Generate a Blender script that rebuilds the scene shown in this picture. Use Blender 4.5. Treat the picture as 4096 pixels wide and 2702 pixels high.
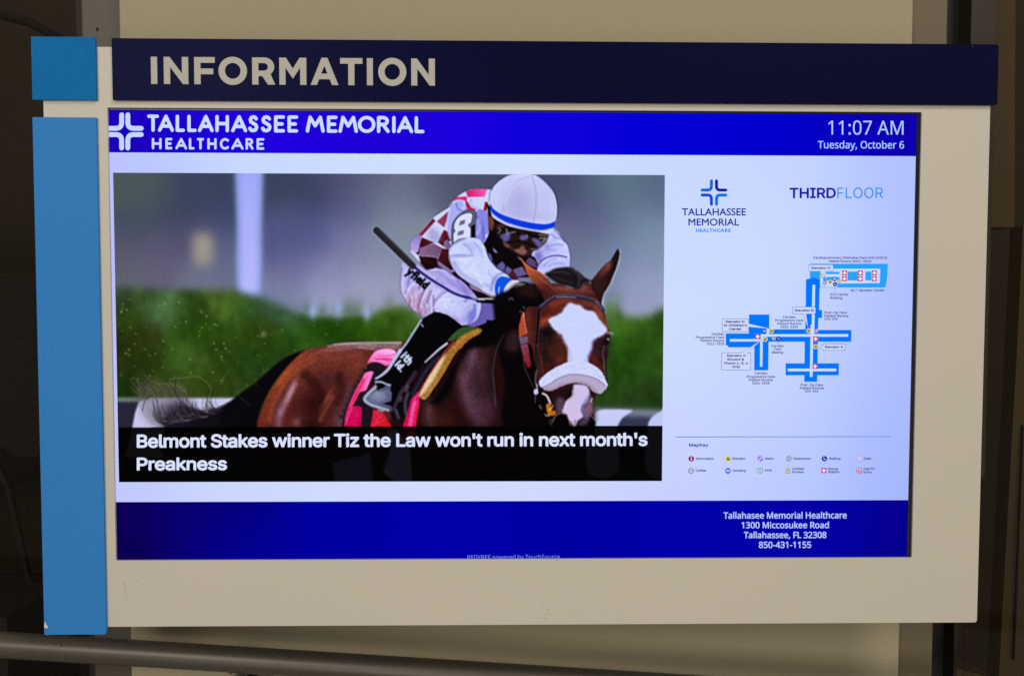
import bpy, bmesh, math, os
import numpy as np
from mathutils import Vector, Matrix
from mathutils.geometry import tessellate_polygon

for o in list(bpy.data.objects):
    bpy.data.objects.remove(o)
SC = bpy.context.scene
COL = SC.collection
PI = math.pi

# ---------------------------------------------------------------- camera
# x runs to the right along the sign, y away from the viewer, z up.  The sign's white board has its face at y = 0.
FPX, CXP, CYP = 3100.0, 2048.0, 1351.0
CAM = np.array([0.0, -0.92, 1.5])
_r = np.array([0.999868664, 0.00088863624, 0.0161822343])
_d = np.array([-0.00153805, 0.99919194, 0.04016337])
_n = np.cross(_r, _d)
ROT = np.stack([_r, _n, -_d])              # camera axes (right, down, forward) -> world


def at(px, py, y=0.0):
    """the point of the plane y = const that the photograph shows at pixel (px, py)"""
    v = ROT @ np.array([(px - CXP) / FPX, (py - CYP) / FPX, 1.0])
    return CAM + v * ((y - CAM[1]) / v[1])


def wx(px, py, y=0.0):
    return float(at(px, py, y)[0])


def wz(px, py, y=0.0):
    return float(at(px, py, y)[2])


cam = bpy.data.cameras.new('camera')
cam.sensor_width = 36.0
cam.lens = FPX / 4096 * 36.0
cam.shift_y = 0.0
cam.clip_start, cam.clip_end = 0.02, 100
camo = bpy.data.objects.new('camera', cam)
COL.objects.link(camo)
rt, dn, fw = ROT @ np.array([1, 0, 0]), ROT @ np.array([0, 1, 0]), ROT @ np.array([0, 0, 1])
camo.matrix_world = Matrix(((rt[0], -dn[0], -fw[0], CAM[0]), (rt[1], -dn[1], -fw[1], CAM[1]), (rt[2], -dn[2], -fw[2], CAM[2]), (0, 0, 0, 1)))
SC.camera = camo

# ---------------------------------------------------------------- world, lamps, exposure
world = bpy.data.worlds.new('World')
SC.world = world
world.use_nodes = True
world.node_tree.nodes['Background'].inputs['Color'].default_value = (1.0, 0.86, 0.68, 1)
world.node_tree.nodes['Background'].inputs['Strength'].default_value = 0.15
SC.view_settings.view_transform = 'Standard'
SC.view_settings.look = 'None'
SC.view_settings.exposure = 0
SC.view_settings.gamma = 1
SC.view_settings.use_curve_mapping = False
SC.render.engine = 'CYCLES'
SC.cycles.max_bounces = 6
SC.cycles.use_denoising = False


def lamp(name, loc, target, size, sizey, power, col):
    l = bpy.data.lights.new(name, 'AREA')
    l.shape = 'RECTANGLE'
    l.size, l.size_y = size, sizey
    l.energy, l.color = power, col
    o = bpy.data.objects.new(name, l)
    COL.objects.link(o)
    o.location = loc
    o.rotation_euler = (Vector(target) - Vector(loc)).to_track_quat('-Z', 'Y').to_euler()
    return o


lamp('ceiling_lamp', (1.7, -2.2, 4.3), (0.1, 0, 1.4), 0.9, 0.9, 54, (1.0, 0.92, 0.76))
lamp('hall_lamp', (-1.6, -3.2, 2.75), (0, 0, 1.4), 1.0, 0.7, 38, (1.0, 0.93, 0.79))
lamp('floor_bounce_fill', (0.2, -3.6, 0.7), (0.1, 0, 1.2), 2.6, 1.4, 30, (1.0, 0.91, 0.76))  # added low fill, stands in for light bounced off the unseen floor


# ---------------------------------------------------------------- materials
def lin(c):
    c = np.asarray(c, float) / 255.0
    return np.where(c <= 0.04045, c / 12.92, ((c + 0.055) / 1.055) ** 2.4)


def L4(c):
    v = lin(c)
    return (float(v[0]), float(v[1]), float(v[2]), 1.0)


def mat(name, base, rough=0.5, metal=0.0, spec=0.5, vary=0.06, scale=6.0, grain=0.0, gscale=420.0, bump=0.0, bscale=500.0, tint=None, aniso=None):
    """base colour is linear; a slow and a fine noise break it up, a bump gives the paint its skin"""
    m = bpy.data.materials.new(name)
    m.use_nodes = True
    nt = m.node_tree
    b = nt.nodes['Principled BSDF']
    b.inputs['Roughness'].default_value = rough
    b.inputs['Metallic'].default_value = metal
    b.inputs['Specular IOR Level'].default_value = spec
    tc = nt.nodes.new('ShaderNodeTexCoord')
    n1 = nt.nodes.new('ShaderNodeTexNoise')
    n1.inputs['Scale'].default_value = scale
    n1.inputs['Detail'].default_value = 3
    src = tc.outputs['Object']
    if aniso:
        mp = nt.nodes.new('ShaderNodeMapping')
        mp.inputs['Scale'].default_value = aniso
        nt.links.new(src, mp.inputs['Vector'])
        src = mp.outputs['Vector']
    nt.links.new(src, n1.inputs['Vector'])
    mix = nt.nodes.new('ShaderNodeMix')
    mix.data_type = 'RGBA'
    t2 = tint or base
    mix.inputs['A'].default_value = tuple(max(0, v * (1 - vary)) for v in base) + (1,)
    mix.inputs['B'].default_value = tuple(min(1, v * (1 + vary)) for v in t2) + (1,)
    nt.links.new(n1.outputs['Fac'], mix.inputs['Factor'])
    out = mix.outputs['Result']
    if grain:
        n2 = nt.nodes.new('ShaderNodeTexNoise')
        n2.inputs['Scale'].default_value = gscale
        n2.inputs['Detail'].default_value = 2
        nt.links.new(src, n2.inputs['Vector'])
        mr = nt.nodes.new('ShaderNodeMapRange')
        mr.inputs['From Min'].default_value, mr.inputs['From Max'].default_value = 0.25, 0.75
        mr.inputs['To Min'].default_value, mr.inputs['To Max'].default_value = 1 - grain, 1 + grain
        nt.links.new(n2.outputs['Fac'], mr.inputs['Value'])
        mu = nt.nodes.new('ShaderNodeVectorMath')
        mu.operation = 'SCALE'
        nt.links.new(out, mu.inputs[0])
        nt.links.new(mr.outputs['Result'], mu.inputs['Scale'])
        out = mu.outputs['Vector']
    nt.links.new(out, b.inputs['Base Color'])
    if bump:
        n3 = nt.nodes.new('ShaderNodeTexNoise')
        n3.inputs['Scale'].default_value = bscale
        nt.links.new(src, n3.inputs['Vector'])
        bp = nt.nodes.new('ShaderNodeBump')
        bp.inputs['Strength'].default_value = bump
        bp.inputs['Distance'].default_value = 0.001
        nt.links.new(n3.outputs['Fac'], bp.inputs['Height'])
        nt.links.new(bp.outputs['Normal'], b.inputs['Normal'])
    return m


def screen_mat(name, col=None):
    """what the lit display gives off: one colour, or the colour attribute of the mesh; a trace of sub-pixel grain"""
    m = bpy.data.materials.new(name)
    m.use_nodes = True
    nt = m.node_tree
    nt.nodes.clear()
    e = nt.nodes.new('ShaderNodeEmission')
    o = nt.nodes.new('ShaderNodeOutputMaterial')
    nt.links.new(e.outputs[0], o.inputs[0])
    if col is None:
        a = nt.nodes.new('ShaderNodeAttribute')
        a.attribute_name = 'shown'
        src = a.outputs['Color']
    else:
        rgb = nt.nodes.new('ShaderNodeRGB')
        rgb.outputs[0].default_value = L4(col)
        src = rgb.outputs[0]
    tc = nt.nodes.new('ShaderNodeTexCoord')
    mp = nt.nodes.new('ShaderNodeMapping')
    mp.inputs['Scale'].default_value = (900, 1, 220)
    nz = nt.nodes.new('ShaderNodeTexNoise')
    nz.inputs['Scale'].default_value = 1.0
    mr = nt.nodes.new('ShaderNodeMapRange')
    mr.inputs['From Min'].default_value, mr.inputs['From Max'].default_value = 0.3, 0.7
    mr.inputs['To Min'].default_value, mr.inputs['To Max'].default_value = 0.965, 1.035
    mu = nt.nodes.new('ShaderNodeVectorMath')
    mu.operation = 'SCALE'
    nt.links.new(tc.outputs['Object'], mp.inputs['Vector'])
    nt.links.new(mp.outputs['Vector'], nz.inputs['Vector'])
    nt.links.new(nz.outputs['Fac'], mr.inputs['Value'])
    nt.links.new(src, mu.inputs[0])
    nt.links.new(mr.outputs['Result'], mu.inputs['Scale'])
    nt.links.new(mu.outputs['Vector'], e.inputs['Color'])
    m.cycles.emission_sampling = 'NONE'
    return m


# ---------------------------------------------------------------- building helpers
def link(name, me, parent=None, label=None, cat=None, kind=None, group=None):
    o = bpy.data.objects.new(name, me)
    COL.objects.link(o)
    if parent is not None:
        o.parent = parent
    for k, v in (('label', label), ('category', cat), ('kind', kind), ('group', group)):
        if v:
            o[k] = v
    return o


def empty(name, label, cat, loc=(0, 0, 0)):
    o = bpy.data.objects.new(name, None)
    COL.objects.link(o)
    o.location = loc
    o['label'], o['category'] = label, cat
    return o


class MB:
    """collects faces for one mesh"""
    def __init__(self):
        self.v, self.f, self.mi = [], [], []

    def add(self, verts, faces, mi=0):
        k = len(self.v)
        self.v += [tuple(map(float, p)) for p in verts]
        self.f += [tuple(k + i for i in f) for f in faces]
        self.mi += [mi] * len(faces)

    def box(self, x0, x1, y0, y1, z0, z1, mi=0):
        v = [(x0, y0, z0), (x1, y0, z0), (x1, y1, z0), (x0, y1, z0), (x0, y0, z1), (x1, y0, z1), (x1, y1, z1), (x0, y1, z1)]
        self.add(v, [(0, 1, 5, 4), (1, 2, 6, 5), (2, 3, 7, 6), (3, 0, 4, 7), (4, 5, 6, 7), (3, 2, 1, 0)], mi)

    def prism(self, outline, y0, y1, holes=(), mi=0):
        """outline in (x, z); front at y0, back at y1"""
        loops = [list(outline)] + [list(h) for h in holes]
        tri = tessellate_polygon([[Vector((x, 0, z)) for x, z in lp] for lp in loops])
        flat = [p for lp in loops for p in lp]
        n = len(flat)
        self.add([(x, y0, z) for x, z in flat] + [(x, y1, z) for x, z in flat], [], mi)
        k = len(self.v) - 2 * n
        for a, b, c in tri:
            self.f += [(k + a, k + b, k + c), (k + n + c, k + n + b, k + n + a)]
            self.mi += [mi, mi]
        s = 0
        for lp in loops:
            m = len(lp)
            for i in range(m):
                a, b = k + s + i, k + s + (i + 1) % m
                self.f.append((a, b, b + n, a + n)); self.mi.append(mi)
            s += m

    def flat(self, outline, y, holes=(), mi=0):
        loops = [list(outline)] + [list(h) for h in holes]
        tri = tessellate_polygon([[Vector((x, 0, z)) for x, z in lp] for lp in loops])
        self.add([(x, y, z) for lp in loops for x, z in lp], tri, mi)

    def tube(self, pts, r, seg=24, caps=True, mi=0):
        pts = [Vector(p) for p in pts]
        rings = []
        up = Vector((0, 0, 1))
        for i, p in enumerate(pts):
            t = (pts[min(i + 1, len(pts) - 1)] - pts[max(i - 1, 0)]).normalized()
            u = t.cross(up if abs(t.z) < .9 else Vector((1, 0, 0))).normalized()
            w = t.cross(u).normalized()
            rr = r[i] if isinstance(r, (list, tuple)) else r
            rings.append([p + (u * math.cos(2 * PI * k / seg) + w * math.sin(2 * PI * k / seg)) * rr for k in range(seg)])
        v = [q for rg in rings for q in rg]
        f = [(i * seg + k, i * seg + (k + 1) % seg, (i + 1) * seg + (k + 1) % seg, (i + 1) * seg + k) for i in range(len(pts) - 1) for k in range(seg)]
        if caps:
            f += [tuple(range(seg)), tuple((len(pts) - 1) * seg + k for k in reversed(range(seg)))]
        self.add(v, f, mi)

    def build(self, name, mats, parent=None, bevel=0.0, smooth=False, **kw):
        me = bpy.data.meshes.new(name)
        me.from_pydata(self.v, [], self.f)
        for m in (mats if isinstance(mats, (list, tuple)) else [mats]):
            me.materials.append(m)
        if len(me.polygons):
            me.polygons.foreach_set('material_index', self.mi)
        bm = bmesh.new()
        bm.from_mesh(me)
        bmesh.ops.remove_doubles(bm, verts=bm.verts, dist=1e-6)
        bmesh.ops.recalc_face_normals(bm, faces=bm.faces)
        if bevel:
            ed = [e for e in bm.edges if len(e.link_faces) == 2 and e.calc_face_angle(0) > 0.6]
            bmesh.ops.bevel(bm, geom=ed, offset=bevel, segments=2, profile=.6, affect='EDGES', clamp_overlap=True)
        bm.to_mesh(me)
        bm.free()
        if smooth:
            me.polygons.foreach_set('use_smooth', [True] * len(me.polygons))
        me.update()
        return link(name, me, parent, **kw)


def rrect(x0, x1, z0, z1, r, n=5):
    """rounded rectangle; r = one radius or four (top left, top right, bottom right, bottom left)"""
    rs = r if isinstance(r, (list, tuple)) else [r] * 4
    out = []
    for (cx, cz, a0), q in zip(((x0 + rs[0], z1 - rs[0], 180), (x1 - rs[1], z1 - rs[1], 90), (x1 - rs[2], z0 + rs[2], 0), (x0 + rs[3], z0 + rs[3], -90)), rs):
        for i in range(n + 1):
            a = math.radians(a0 - 90 * i / n)
            out.append((cx + q * math.cos(a), cz + q * math.sin(a)))
    return out


# ---------------------------------------------------------------- the news picture shown on the screen
# The picture is a flat image on a lit screen.  It is drawn here shape by shape (outlines, strokes and
# soft blobs) into a colour field which then becomes the colour attribute of the picture's own mesh.
PX0, PY0, PX1, PY1 = 440.0, 680.0, 2672.0, 1944.0
PS = 2.0
CW, CH = int((PX1 - PX0) / PS), int((PY1 - PY0) / PS)
FR = {1: (430, 640, 2.2206), 2: (430, 1246, 2.2206), 3: (1450, 660, 3.655), 4: (1900, 660, 3.655),
      5: (1450, 1040, 3.655), 6: (2030, 980, 3.655), 7: (1350, 1370, 3.655), 8: (2030, 1370, 3.655)}
prng = np.random.default_rng(11)


def F(k, pts):
    ox, oy, s = FR[k]
    return [(ox + x / s, oy + y / s) for x, y in pts]


def smooth_closed(p, n=5):
    p = np.array(p, float)
    a, b, c, d = np.roll(p, 1, 0), p, np.roll(p, -1, 0), np.roll(p, -2, 0)
    out = []
    for t in np.linspace(0, 1, n, endpoint=False):
        out.append(0.5 * (2 * b + (c - a) * t + (2 * a - 5 * b + 4 * c - d) * t * t + (3 * b - a - 3 * c + d) * t ** 3))
    return np.stack(out, 1).reshape(-1, 2)


def smooth_open(p, n=6):
    p = np.array(p, float)
    if len(p) < 3:
        return p
    q = np.vstack([2 * p[0] - p[1], p, 2 * p[-1] - p[-2]])
    a, b, c, d = q[:-3], q[1:-2], q[2:-1], q[3:]
    out = []
    for t in np.linspace(0, 1, n, endpoint=False):
        out.append(0.5 * (2 * b + (c - a) * t + (2 * a - 5 * b + 4 * c - d) * t * t + (3 * b - a - 3 * c + d) * t ** 3))
    return np.vstack([np.stack(out, 1).reshape(-1, 2), p[-1:]])


def box_blur(m, r):
    r = int(round(r))
    if r < 1:
        return m
    for ax in (0, 1):
        pad = [(0, 0), (0, 0)]
        pad[ax] = (r + 1, r)
        c = np.cumsum(np.pad(m, pad, mode='edge'), axis=ax)
        n = m.shape[ax]
        hi = np.take(c, np.arange(2 * r + 1, 2 * r + 1 + n), axis=ax)
        lo = np.take(c, np.arange(0, n), axis=ax)
        m = (hi - lo) / (2 * r + 1)
    return m


def gblur(m, s):
    r = max(0, s / PS * 0.9)
    for _ in range(3):
        m = box_blur(m, r)
    return m


class Canvas:
    def __init__(self):
        self.c = np.zeros((CH, CW, 3))
        self.X, self.Y = np.meshgrid(PX0 + (np.arange(CW) + .5) * PS, PY0 + (np.arange(CH) + .5) * PS)

    def window(self, p, pad):
        x0 = max(0, int((p[:, 0].min() - pad - PX0) / PS)); x1 = min(CW, int((p[:, 0].max() + pad - PX0) / PS) + 2)
        y0 = max(0, int((p[:, 1].min() - pad - PY0) / PS)); y1 = min(CH, int((p[:, 1].max() + pad - PY0) / PS) + 2)
        return slice(y0, y1), slice(x0, x1)

    def mask(self, pts, blur=0, smooth=True):
        p = smooth_closed(pts) if smooth else np.array(pts, float)
        sy, sx = self.window(p, blur * 3 + 4)
        X, Y = self.X[sy, sx], self.Y[sy, sx]
        if X.size == 0:
            return (sy, sx), np.zeros(X.shape)
        acc = np.zeros(X.shape)
        q = np.roll(p, -1, 0)
        for ox, oy in ((-.25, -.25), (.25, -.25), (-.25, .25), (.25, .25)):
            xs, ys = X + ox * PS, Y + oy * PS
            ins = np.zeros(X.shape, bool)
            for (ax, ay), (bx, by) in zip(p, q):
                if ay == by:
                    continue
                cr = ((ay > ys) != (by > ys)) & (xs < (bx - ax) * (ys - ay) / (by - ay) + ax)
                ins ^= cr
            acc += ins
        m = acc / 4
        if blur:
            m = gblur(m, blur)
        return (sy, sx), m

    def put(self, w, m, col, alpha, clip):
        if clip is not None:
            m = m * clip[w]
        m = (m * alpha)[..., None]
        col = np.asarray(col, float)
        self.c[w] = self.c[w] * (1 - m) + col * m

    def full(self, pts, blur=0, smooth=True):
        w, m = self.mask(pts, blur, smooth)
        f = np.zeros((CH, CW)); f[w] = m
        return f

    def poly(self, pts, col, col2=None, ax=None, blur=0, alpha=1, smooth=True, clip=None):
        w, m = self.mask(pts, blur, smooth)
        if col2 is not None:
            (x0, y0), (x1, y1) = ax
            d2 = (x1 - x0) ** 2 + (y1 - y0) ** 2
            t = np.clip(((self.X[w] - x0) * (x1 - x0) + (self.Y[w] - y0) * (y1 - y0)) / d2, 0, 1)[..., None]
            col = np.array(col) * (1 - t) + np.array(col2) * t
        self.put(w, m, col, alpha, clip)

    def line(self, pts, width, col, alpha=1, soft=0.7, taper=None, clip=None, smooth=True):
        p = smooth_open(pts) if smooth else np.array(pts, float)
        sy, sx = self.window(p, width + soft * 3 + 4)
        X, Y = self.X[sy, sx], self.Y[sy, sx]
        best = np.full(X.shape, -1e9)
        n = len(p) - 1
        for i in range(n):
            a, b = p[i], p[i + 1]
            d = b - a
            L = max(1e-9, d @ d)
            t = np.clip(((X - a[0]) * d[0] + (Y - a[1]) * d[1]) / L, 0, 1)
            r = np.hypot(X - a[0] - t * d[0], Y - a[1] - t * d[1])
            wd = width / 2
            if taper:
                s = (i + t) / n
                wd = wd * (taper[0] * (1 - s) + taper[1] * s)
            best = np.maximum(best, wd - r)
        sf = max(soft, PS * .5)
        m = np.clip(best / sf * .5 + .5, 0, 1)
        self.put((sy, sx), m, col, alpha, clip)

    def blob(self, x, y, rx, ry, col, alpha=1, rot=0, clip=None):
        ca, sa = math.cos(math.radians(rot)), math.sin(math.radians(rot))
        p = np.array([(x - 3 * max(rx, ry), y - 3 * max(rx, ry)), (x + 3 * max(rx, ry), y + 3 * max(rx, ry))])
        w = self.window(p, 0)
        dx, dy = self.X[w] - x, self.Y[w] - y
        u, v = dx * ca + dy * sa, -dx * sa + dy * ca
        self.put(w, np.exp(-.5 * ((u / rx) ** 2 + (v / ry) ** 2)), col, alpha, clip)

    def field(self, pts, sig):
        num = np.zeros((CH, CW, 3)); den = np.full((CH, CW), 1e-12)
        for x, y, c in pts:
            wt = np.exp(-((self.X - x) ** 2 + (self.Y - y) ** 2) / (2 * sig * sig)) + 1e-9
            num += wt[..., None] * np.array(c, float); den += wt
        return num / den[..., None]


def vnoise(cell, seed):
    r = np.random.default_rng(seed)
    gw, gh = int(CW * PS / cell) + 3, int(CH * PS / cell) + 3
    g = r.random((gh, gw))
    xs = np.arange(CW) * PS / cell; ys = np.arange(CH) * PS / cell
    xi, yi = xs.astype(int), ys.astype(int)
    fx, fy = xs - xi, ys - yi
    fx, fy = fx * fx * (3 - 2 * fx), fy * fy * (3 - 2 * fy)
    a, b = g[np.ix_(yi, xi)], g[np.ix_(yi, xi + 1)]
    c, d = g[np.ix_(yi + 1, xi)], g[np.ix_(yi + 1, xi + 1)]
    return (a * (1 - fx) + b * fx) * (1 - fy)[:, None] + (c * (1 - fx) + d * fx) * fy[:, None]


def paint_picture():
    K = Canvas()
    # ---- blurred far background
    sky = [(480, 720, (74, 90, 88)), (620, 780, (72, 90, 96)), (560, 900, (66, 80, 100)), (760, 740, (56, 70, 100)), (900, 720, (58, 64, 100)),
           (700, 860, (52, 66, 96)), (900, 850, (60, 68, 110)), (500, 1050, (90, 86, 118)), (640, 980, (92, 86, 120)), (640, 1090, (100, 94, 128)),
           (740, 960, (84, 80, 122)), (880, 980, (86, 94, 140)), (900, 1090, (104, 108, 148)), (800, 1120, (112, 118, 142)), (520, 1130, (98, 108, 112)),
           (1110, 740, (56, 66, 98)), (1250, 760, (56, 66, 106)), (1150, 880, (72, 82, 132)), (1120, 980, (80, 88, 148)), (1250, 950, (80, 88, 152)),
           (1350, 730, (78, 76, 122)), (1400, 830, (88, 94, 146)), (1400, 980, (118, 120, 172)), (1180, 1080, (108, 108, 166)), (1320, 1090, (134, 132, 184)),
           (1450, 1130, (150, 150, 196)), (1280, 1180, (152, 160, 208)), (1400, 1220, (160, 168, 208)), (1130, 1170, (120, 130, 170)),
           (1500, 720, (92, 96, 130)), (1560, 800, (108, 120, 150)), (1650, 760, (104, 116, 142)), (1750, 720, (84, 90, 120)), (1880, 700, (76, 80, 116)),
           (1600, 900, (122, 140, 164)), (1500, 1000, (126, 136, 168)), (1580, 1050, (140, 150, 184)), (1520, 1150, (156, 162, 200)), (1640, 960, (132, 142, 166)),
           (2220, 740, (66, 74, 116)), (2300, 800, (72, 82, 126)), (2380, 760, (80, 100, 138)), (2480, 740, (94, 126, 142)), (2600, 730, (86, 108, 142)),
           (2640, 800, (90, 104, 148)), (2280, 900, (100, 102, 150)), (2380, 900, (94, 102, 150)), (2520, 880, (100, 124, 156)), (2620, 900, (118, 146, 180)),
           (2320, 1000, (108, 122, 158)), (2440, 1010, (112, 132, 172)), (2560, 1010, (122, 142, 186)), (2640, 1010, (128, 150, 182)), (2400, 1130, (124, 144, 184)),
           (2560, 1120, (142, 154, 202)), (2640, 1160, (150, 164, 204)), (2560, 1230, (150, 160, 206))]
    K.c[:] = K.field(sky, 62)
    g0 = K.c.mean(2, keepdims=True)
    K.c[:] = (g0 + (K.c - g0) * .80) * .97
    K.poly([(948, 600), (1046, 600), (1048, 900), (1046, 1150), (1020, 1186), (975, 1186), (948, 1150), (946, 900)], (140, 160, 222), blur=9)
    K.poly([(966, 600), (1030, 600), (1030, 900), (1030, 1140), (1010, 1168), (985, 1168), (966, 1140), (966, 900)], (162, 168, 252), (182, 184, 252), ((0, 700), (0, 1160)), blur=9)
    K.poly(F(1, [(760, 680), (800, 650), (900, 650), (935, 720), (935, 880), (890, 930), (800, 930), (762, 880)]), (158, 148, 138), blur=20)
    # ---- hedge
    hl = [(480, 1190, (66, 96, 66)), (520, 1260, (44, 76, 18)), (600, 1210, (60, 92, 50)), (650, 1225, (84, 140, 84)), (665, 1262, (110, 150, 120)),
          (760, 1230, (50, 90, 30)), (900, 1190, (88, 122, 52)), (940, 1215, (82, 136, 34)), (985, 1230, (46, 92, 40)), (1060, 1215, (70, 112, 80)),
          (1100, 1235, (58, 100, 66)), (1170, 1260, (84, 134, 104)), (1000, 1330, (54, 98, 26)), (800, 1320, (46, 88, 18)), (700, 1290, (36, 78, 8)),
          (600, 1350, (54, 70, 22)), (520, 1380, (44, 60, 18)), (1050, 1310, (52, 74, 14)), (1160, 1330, (44, 92, 20)), (1250, 1290, (40, 92, 14)),
          (1320, 1300, (34, 86, 8)), (1440, 1290, (44, 92, 14)), (1400, 1400, (40, 76, 20)), (1250, 1420, (60, 104, 32)), (700, 1400, (62, 110, 32)),
          (500, 1450, (40, 62, 16)), (900, 1400, (48, 84, 22)), (1000, 1450, (36, 76, 22)), (650, 1500, (52, 80, 26)), (850, 1550, (56, 84, 22)),
          (500, 1560, (32, 62, 16)), (760, 1450, (70, 110, 40)), (1120, 1400, (40, 78, 24)), (1180, 1480, (48, 90, 40)), (1000, 1560, (52, 84, 30)),
          (600, 1440, (46, 70, 20)), (1500, 1300, (60, 108, 24)), (1560, 1320, (66, 112, 26)), (1640, 1320, (60, 108, 30)), (1520, 1390, (40, 82, 14)),
          (1700, 1260, (80, 126, 60)), (2440, 1215, (104, 146, 116)), (2460, 1290, (74, 130, 44)), (2530, 1290, (80, 138, 34)), (2560, 1340, (48, 92, 20)),
          (2630, 1320, (44, 88, 26)), (2480, 1400, (40, 92, 20)), (2600, 1450, (56, 106, 32)), (2480, 1530, (40, 86, 20)), (2600, 1560, (38, 72, 28)),
          (2500, 1610, (48, 80, 40)), (2640, 1620, (36, 74, 24)), (2560, 1390, (36, 74, 18))]
    hc = K.field(hl, 42)
    n = vnoise(60, 1) * .35 + vnoise(27, 2) * .35 + vnoise(13, 3) * .3
    n = box_blur(n, 4)
    ns = vnoise(24, 5); ns = (box_blur(ns, 1) + np.roll(ns, 9, 0) + np.roll(ns, 18, 0) + np.roll(ns, -9, 0)) / 4
    hc = hc * (0.59 + .42 * n + .18 * ns)[..., None] * np.array([.95, .88, .84])
    hm = K.full([(100, 1150), (300, 1150), (430, 1150), (560, 1152), (700, 1158), (840, 1160), (930, 1160), (990, 1180), (1060, 1195), (1120, 1218), (1180, 1245), (1230, 1252),
                 (1300, 1262), (1380, 1262), (1420, 1254), (1480, 1258), (1530, 1236), (1580, 1224), (1660, 1236), (1740, 1280), (2300, 1290), (2400, 1262),
                 (2425, 1214), (2455, 1196), (2475, 1225), (2500, 1262), (2550, 1268), (2600, 1262), (2640, 1240), (2700, 1232), (2900, 1232), (2900, 1960), (100, 1960)], blur=16)
    tips = np.zeros((CH, CW))
    for x, y, wd, h in ((1228, 1250, 16, 34), (1290, 1262, 14, 30), (1395, 1262, 26, 44), (1425, 1262, 24, 40), (1350, 1266, 18, 28), (1480, 1262, 14, 26), (1560, 1240, 18, 32), (2455, 1216, 22, 36), (1185, 1252, 12, 20)):
        tips = np.maximum(tips, np.exp(-.5 * (((K.X - x) / wd) ** 2 + ((K.Y - y) / h) ** 2)))
    hm = np.clip(np.maximum(hm, gblur(tips, 9) * .55), 0, 1)[..., None]
    K.c[:] = K.c * (1 - hm) + hc * hm
    for x, y in F(1, [(1825, 1340), (2050, 1320), (2305, 1350)]):
        K.blob(x, y, 12, 24, (150, 170, 214), .85)
    for _ in range(70):
        x, y = prng.uniform(470, 1000), prng.uniform(1190, 1560)
        K.blob(x, y, 2.6, 2.6, (150, 168, 110), prng.uniform(.2, .75))
    for _ in range(22):
        x, y = prng.uniform(1000, 1700), prng.uniform(1280, 1420)
        K.blob(x, y, 2.6, 2.6, (130, 158, 100), prng.uniform(.2, .55))
    K.blob(1055, 1335, 9, 9, (130, 165, 120), .5)
    # ---- white rails behind
    K.poly([(430, 1594), (960, 1594), (960, 1800), (430, 1800)], (38, 36, 54), blur=5, smooth=False)
    K.poly([(430, 1588), (960, 1588), (960, 1606), (430, 1606)], (104, 122, 112), blur=4, smooth=False)
    K.poly([(500, 1830), (528, 1715), (540, 1650), (556, 1604), (600, 1592), (960, 1592), (960, 1830)], (198, 198, 234), blur=3, smooth=False)
    K.poly([(2290, 1640), (2700, 1640), (2700, 1850), (2290, 1850)], (52, 54, 80), blur=4, smooth=False)
    K.poly([(2300, 1628), (2700, 1640), (2700, 1668), (2300, 1655)], (120, 132, 150), blur=8, smooth=False)
    K.poly(F(8, [(1180, 1260), (1240, 1100), (1300, 1010), (1400, 975), (1560, 972), (1820, 985), (1760, 1040), (1690, 1090), (1640, 1160), (1600, 1300), (1600, 1900), (1180, 1900)]), (196, 204, 246), blur=3)
    K.poly(F(8, [(2040, 1900), (2050, 1260), (2080, 1130), (2140, 1060), (2230, 1010), (2330, 1000), (2400, 1900)]), (190, 198, 244), blur=3)
    # ---- tail
    tail = F(2, [(1760, 340), (1600, 395), (1480, 480), (1380, 570), (1280, 655), (1180, 722), (1080, 800), (970, 865), (880, 895), (800, 878), (720, 850), (660, 830),
                 (600, 880), (540, 930), (500, 960), (510, 1010), (540, 1300), (1325, 1300), (1330, 1020), (1370, 850), (1430, 720), (1500, 610), (1600, 500), (1700, 400)])
    K.poly(tail, (10, 8, 12), blur=3)
    K.poly(F(2, [(470, 850), (560, 800), (660, 790), (760, 860), (800, 900), (700, 1000), (560, 1040), (470, 1010), (440, 940)]), (64, 56, 76), blur=14, alpha=.75)
    K.poly(F(2, [(520, 1030), (500, 940), (560, 870), (640, 830), (740, 860), (820, 890), (960, 868), (960, 1030)]), (20, 16, 24), blur=10, alpha=.8)
    K.poly(F(2, [(260, 640), (330, 590), (480, 640), (620, 650), (720, 740), (760, 830), (640, 860), (520, 900), (420, 1010), (330, 940), (280, 820)]), (78, 70, 74), blur=16, alpha=.42)
    for i in range(120):
        t = prng.uniform(0, 1)
        x, y = 470 + 560 * t, 1000 - 130 * t + prng.uniform(-40, 30)
        L = prng.uniform(60, 190) * (1 - .35 * t)
        c = [(84, 74, 88), (34, 28, 40), (118, 108, 124), (18, 15, 22), (52, 46, 58), (26, 22, 30)][i % 6]
        K.line(F(2, [(x, y), (x - L * .5, y + L * .02), (x - L * .85, y - L * .35), (x - L * (.9 + prng.uniform(-.15, .25)), y - L * prng.uniform(.7, 1.25))]), 3.4, c, .42, taper=(1.4, .4), soft=2.6)
    for i in range(70):
        t = prng.uniform(0, 1)
        x, y = 270 + 440 * t, 770 - 30 * t + prng.uniform(-50, 40)
        L = prng.uniform(40, 130)
        K.line(F(2, [(x, y), (x - L * .1, y - L * .45), (x - L * .45, y - L * prng.uniform(.7, 1.1)), (x - L * .9, y - L * prng.uniform(.8, 1.5))]), 2.6,
               [(120, 104, 84), (96, 92, 70), (140, 126, 112), (84, 74, 66)][i % 4], .34, taper=(1, .5), soft=2.4)
    K.line(F(2, [(555, 598), (680, 585), (780, 575), (850, 600), (900, 650), (922, 700), (900, 750), (890, 860)]), 3.2, (140, 140, 106), .45, soft=2)
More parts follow.
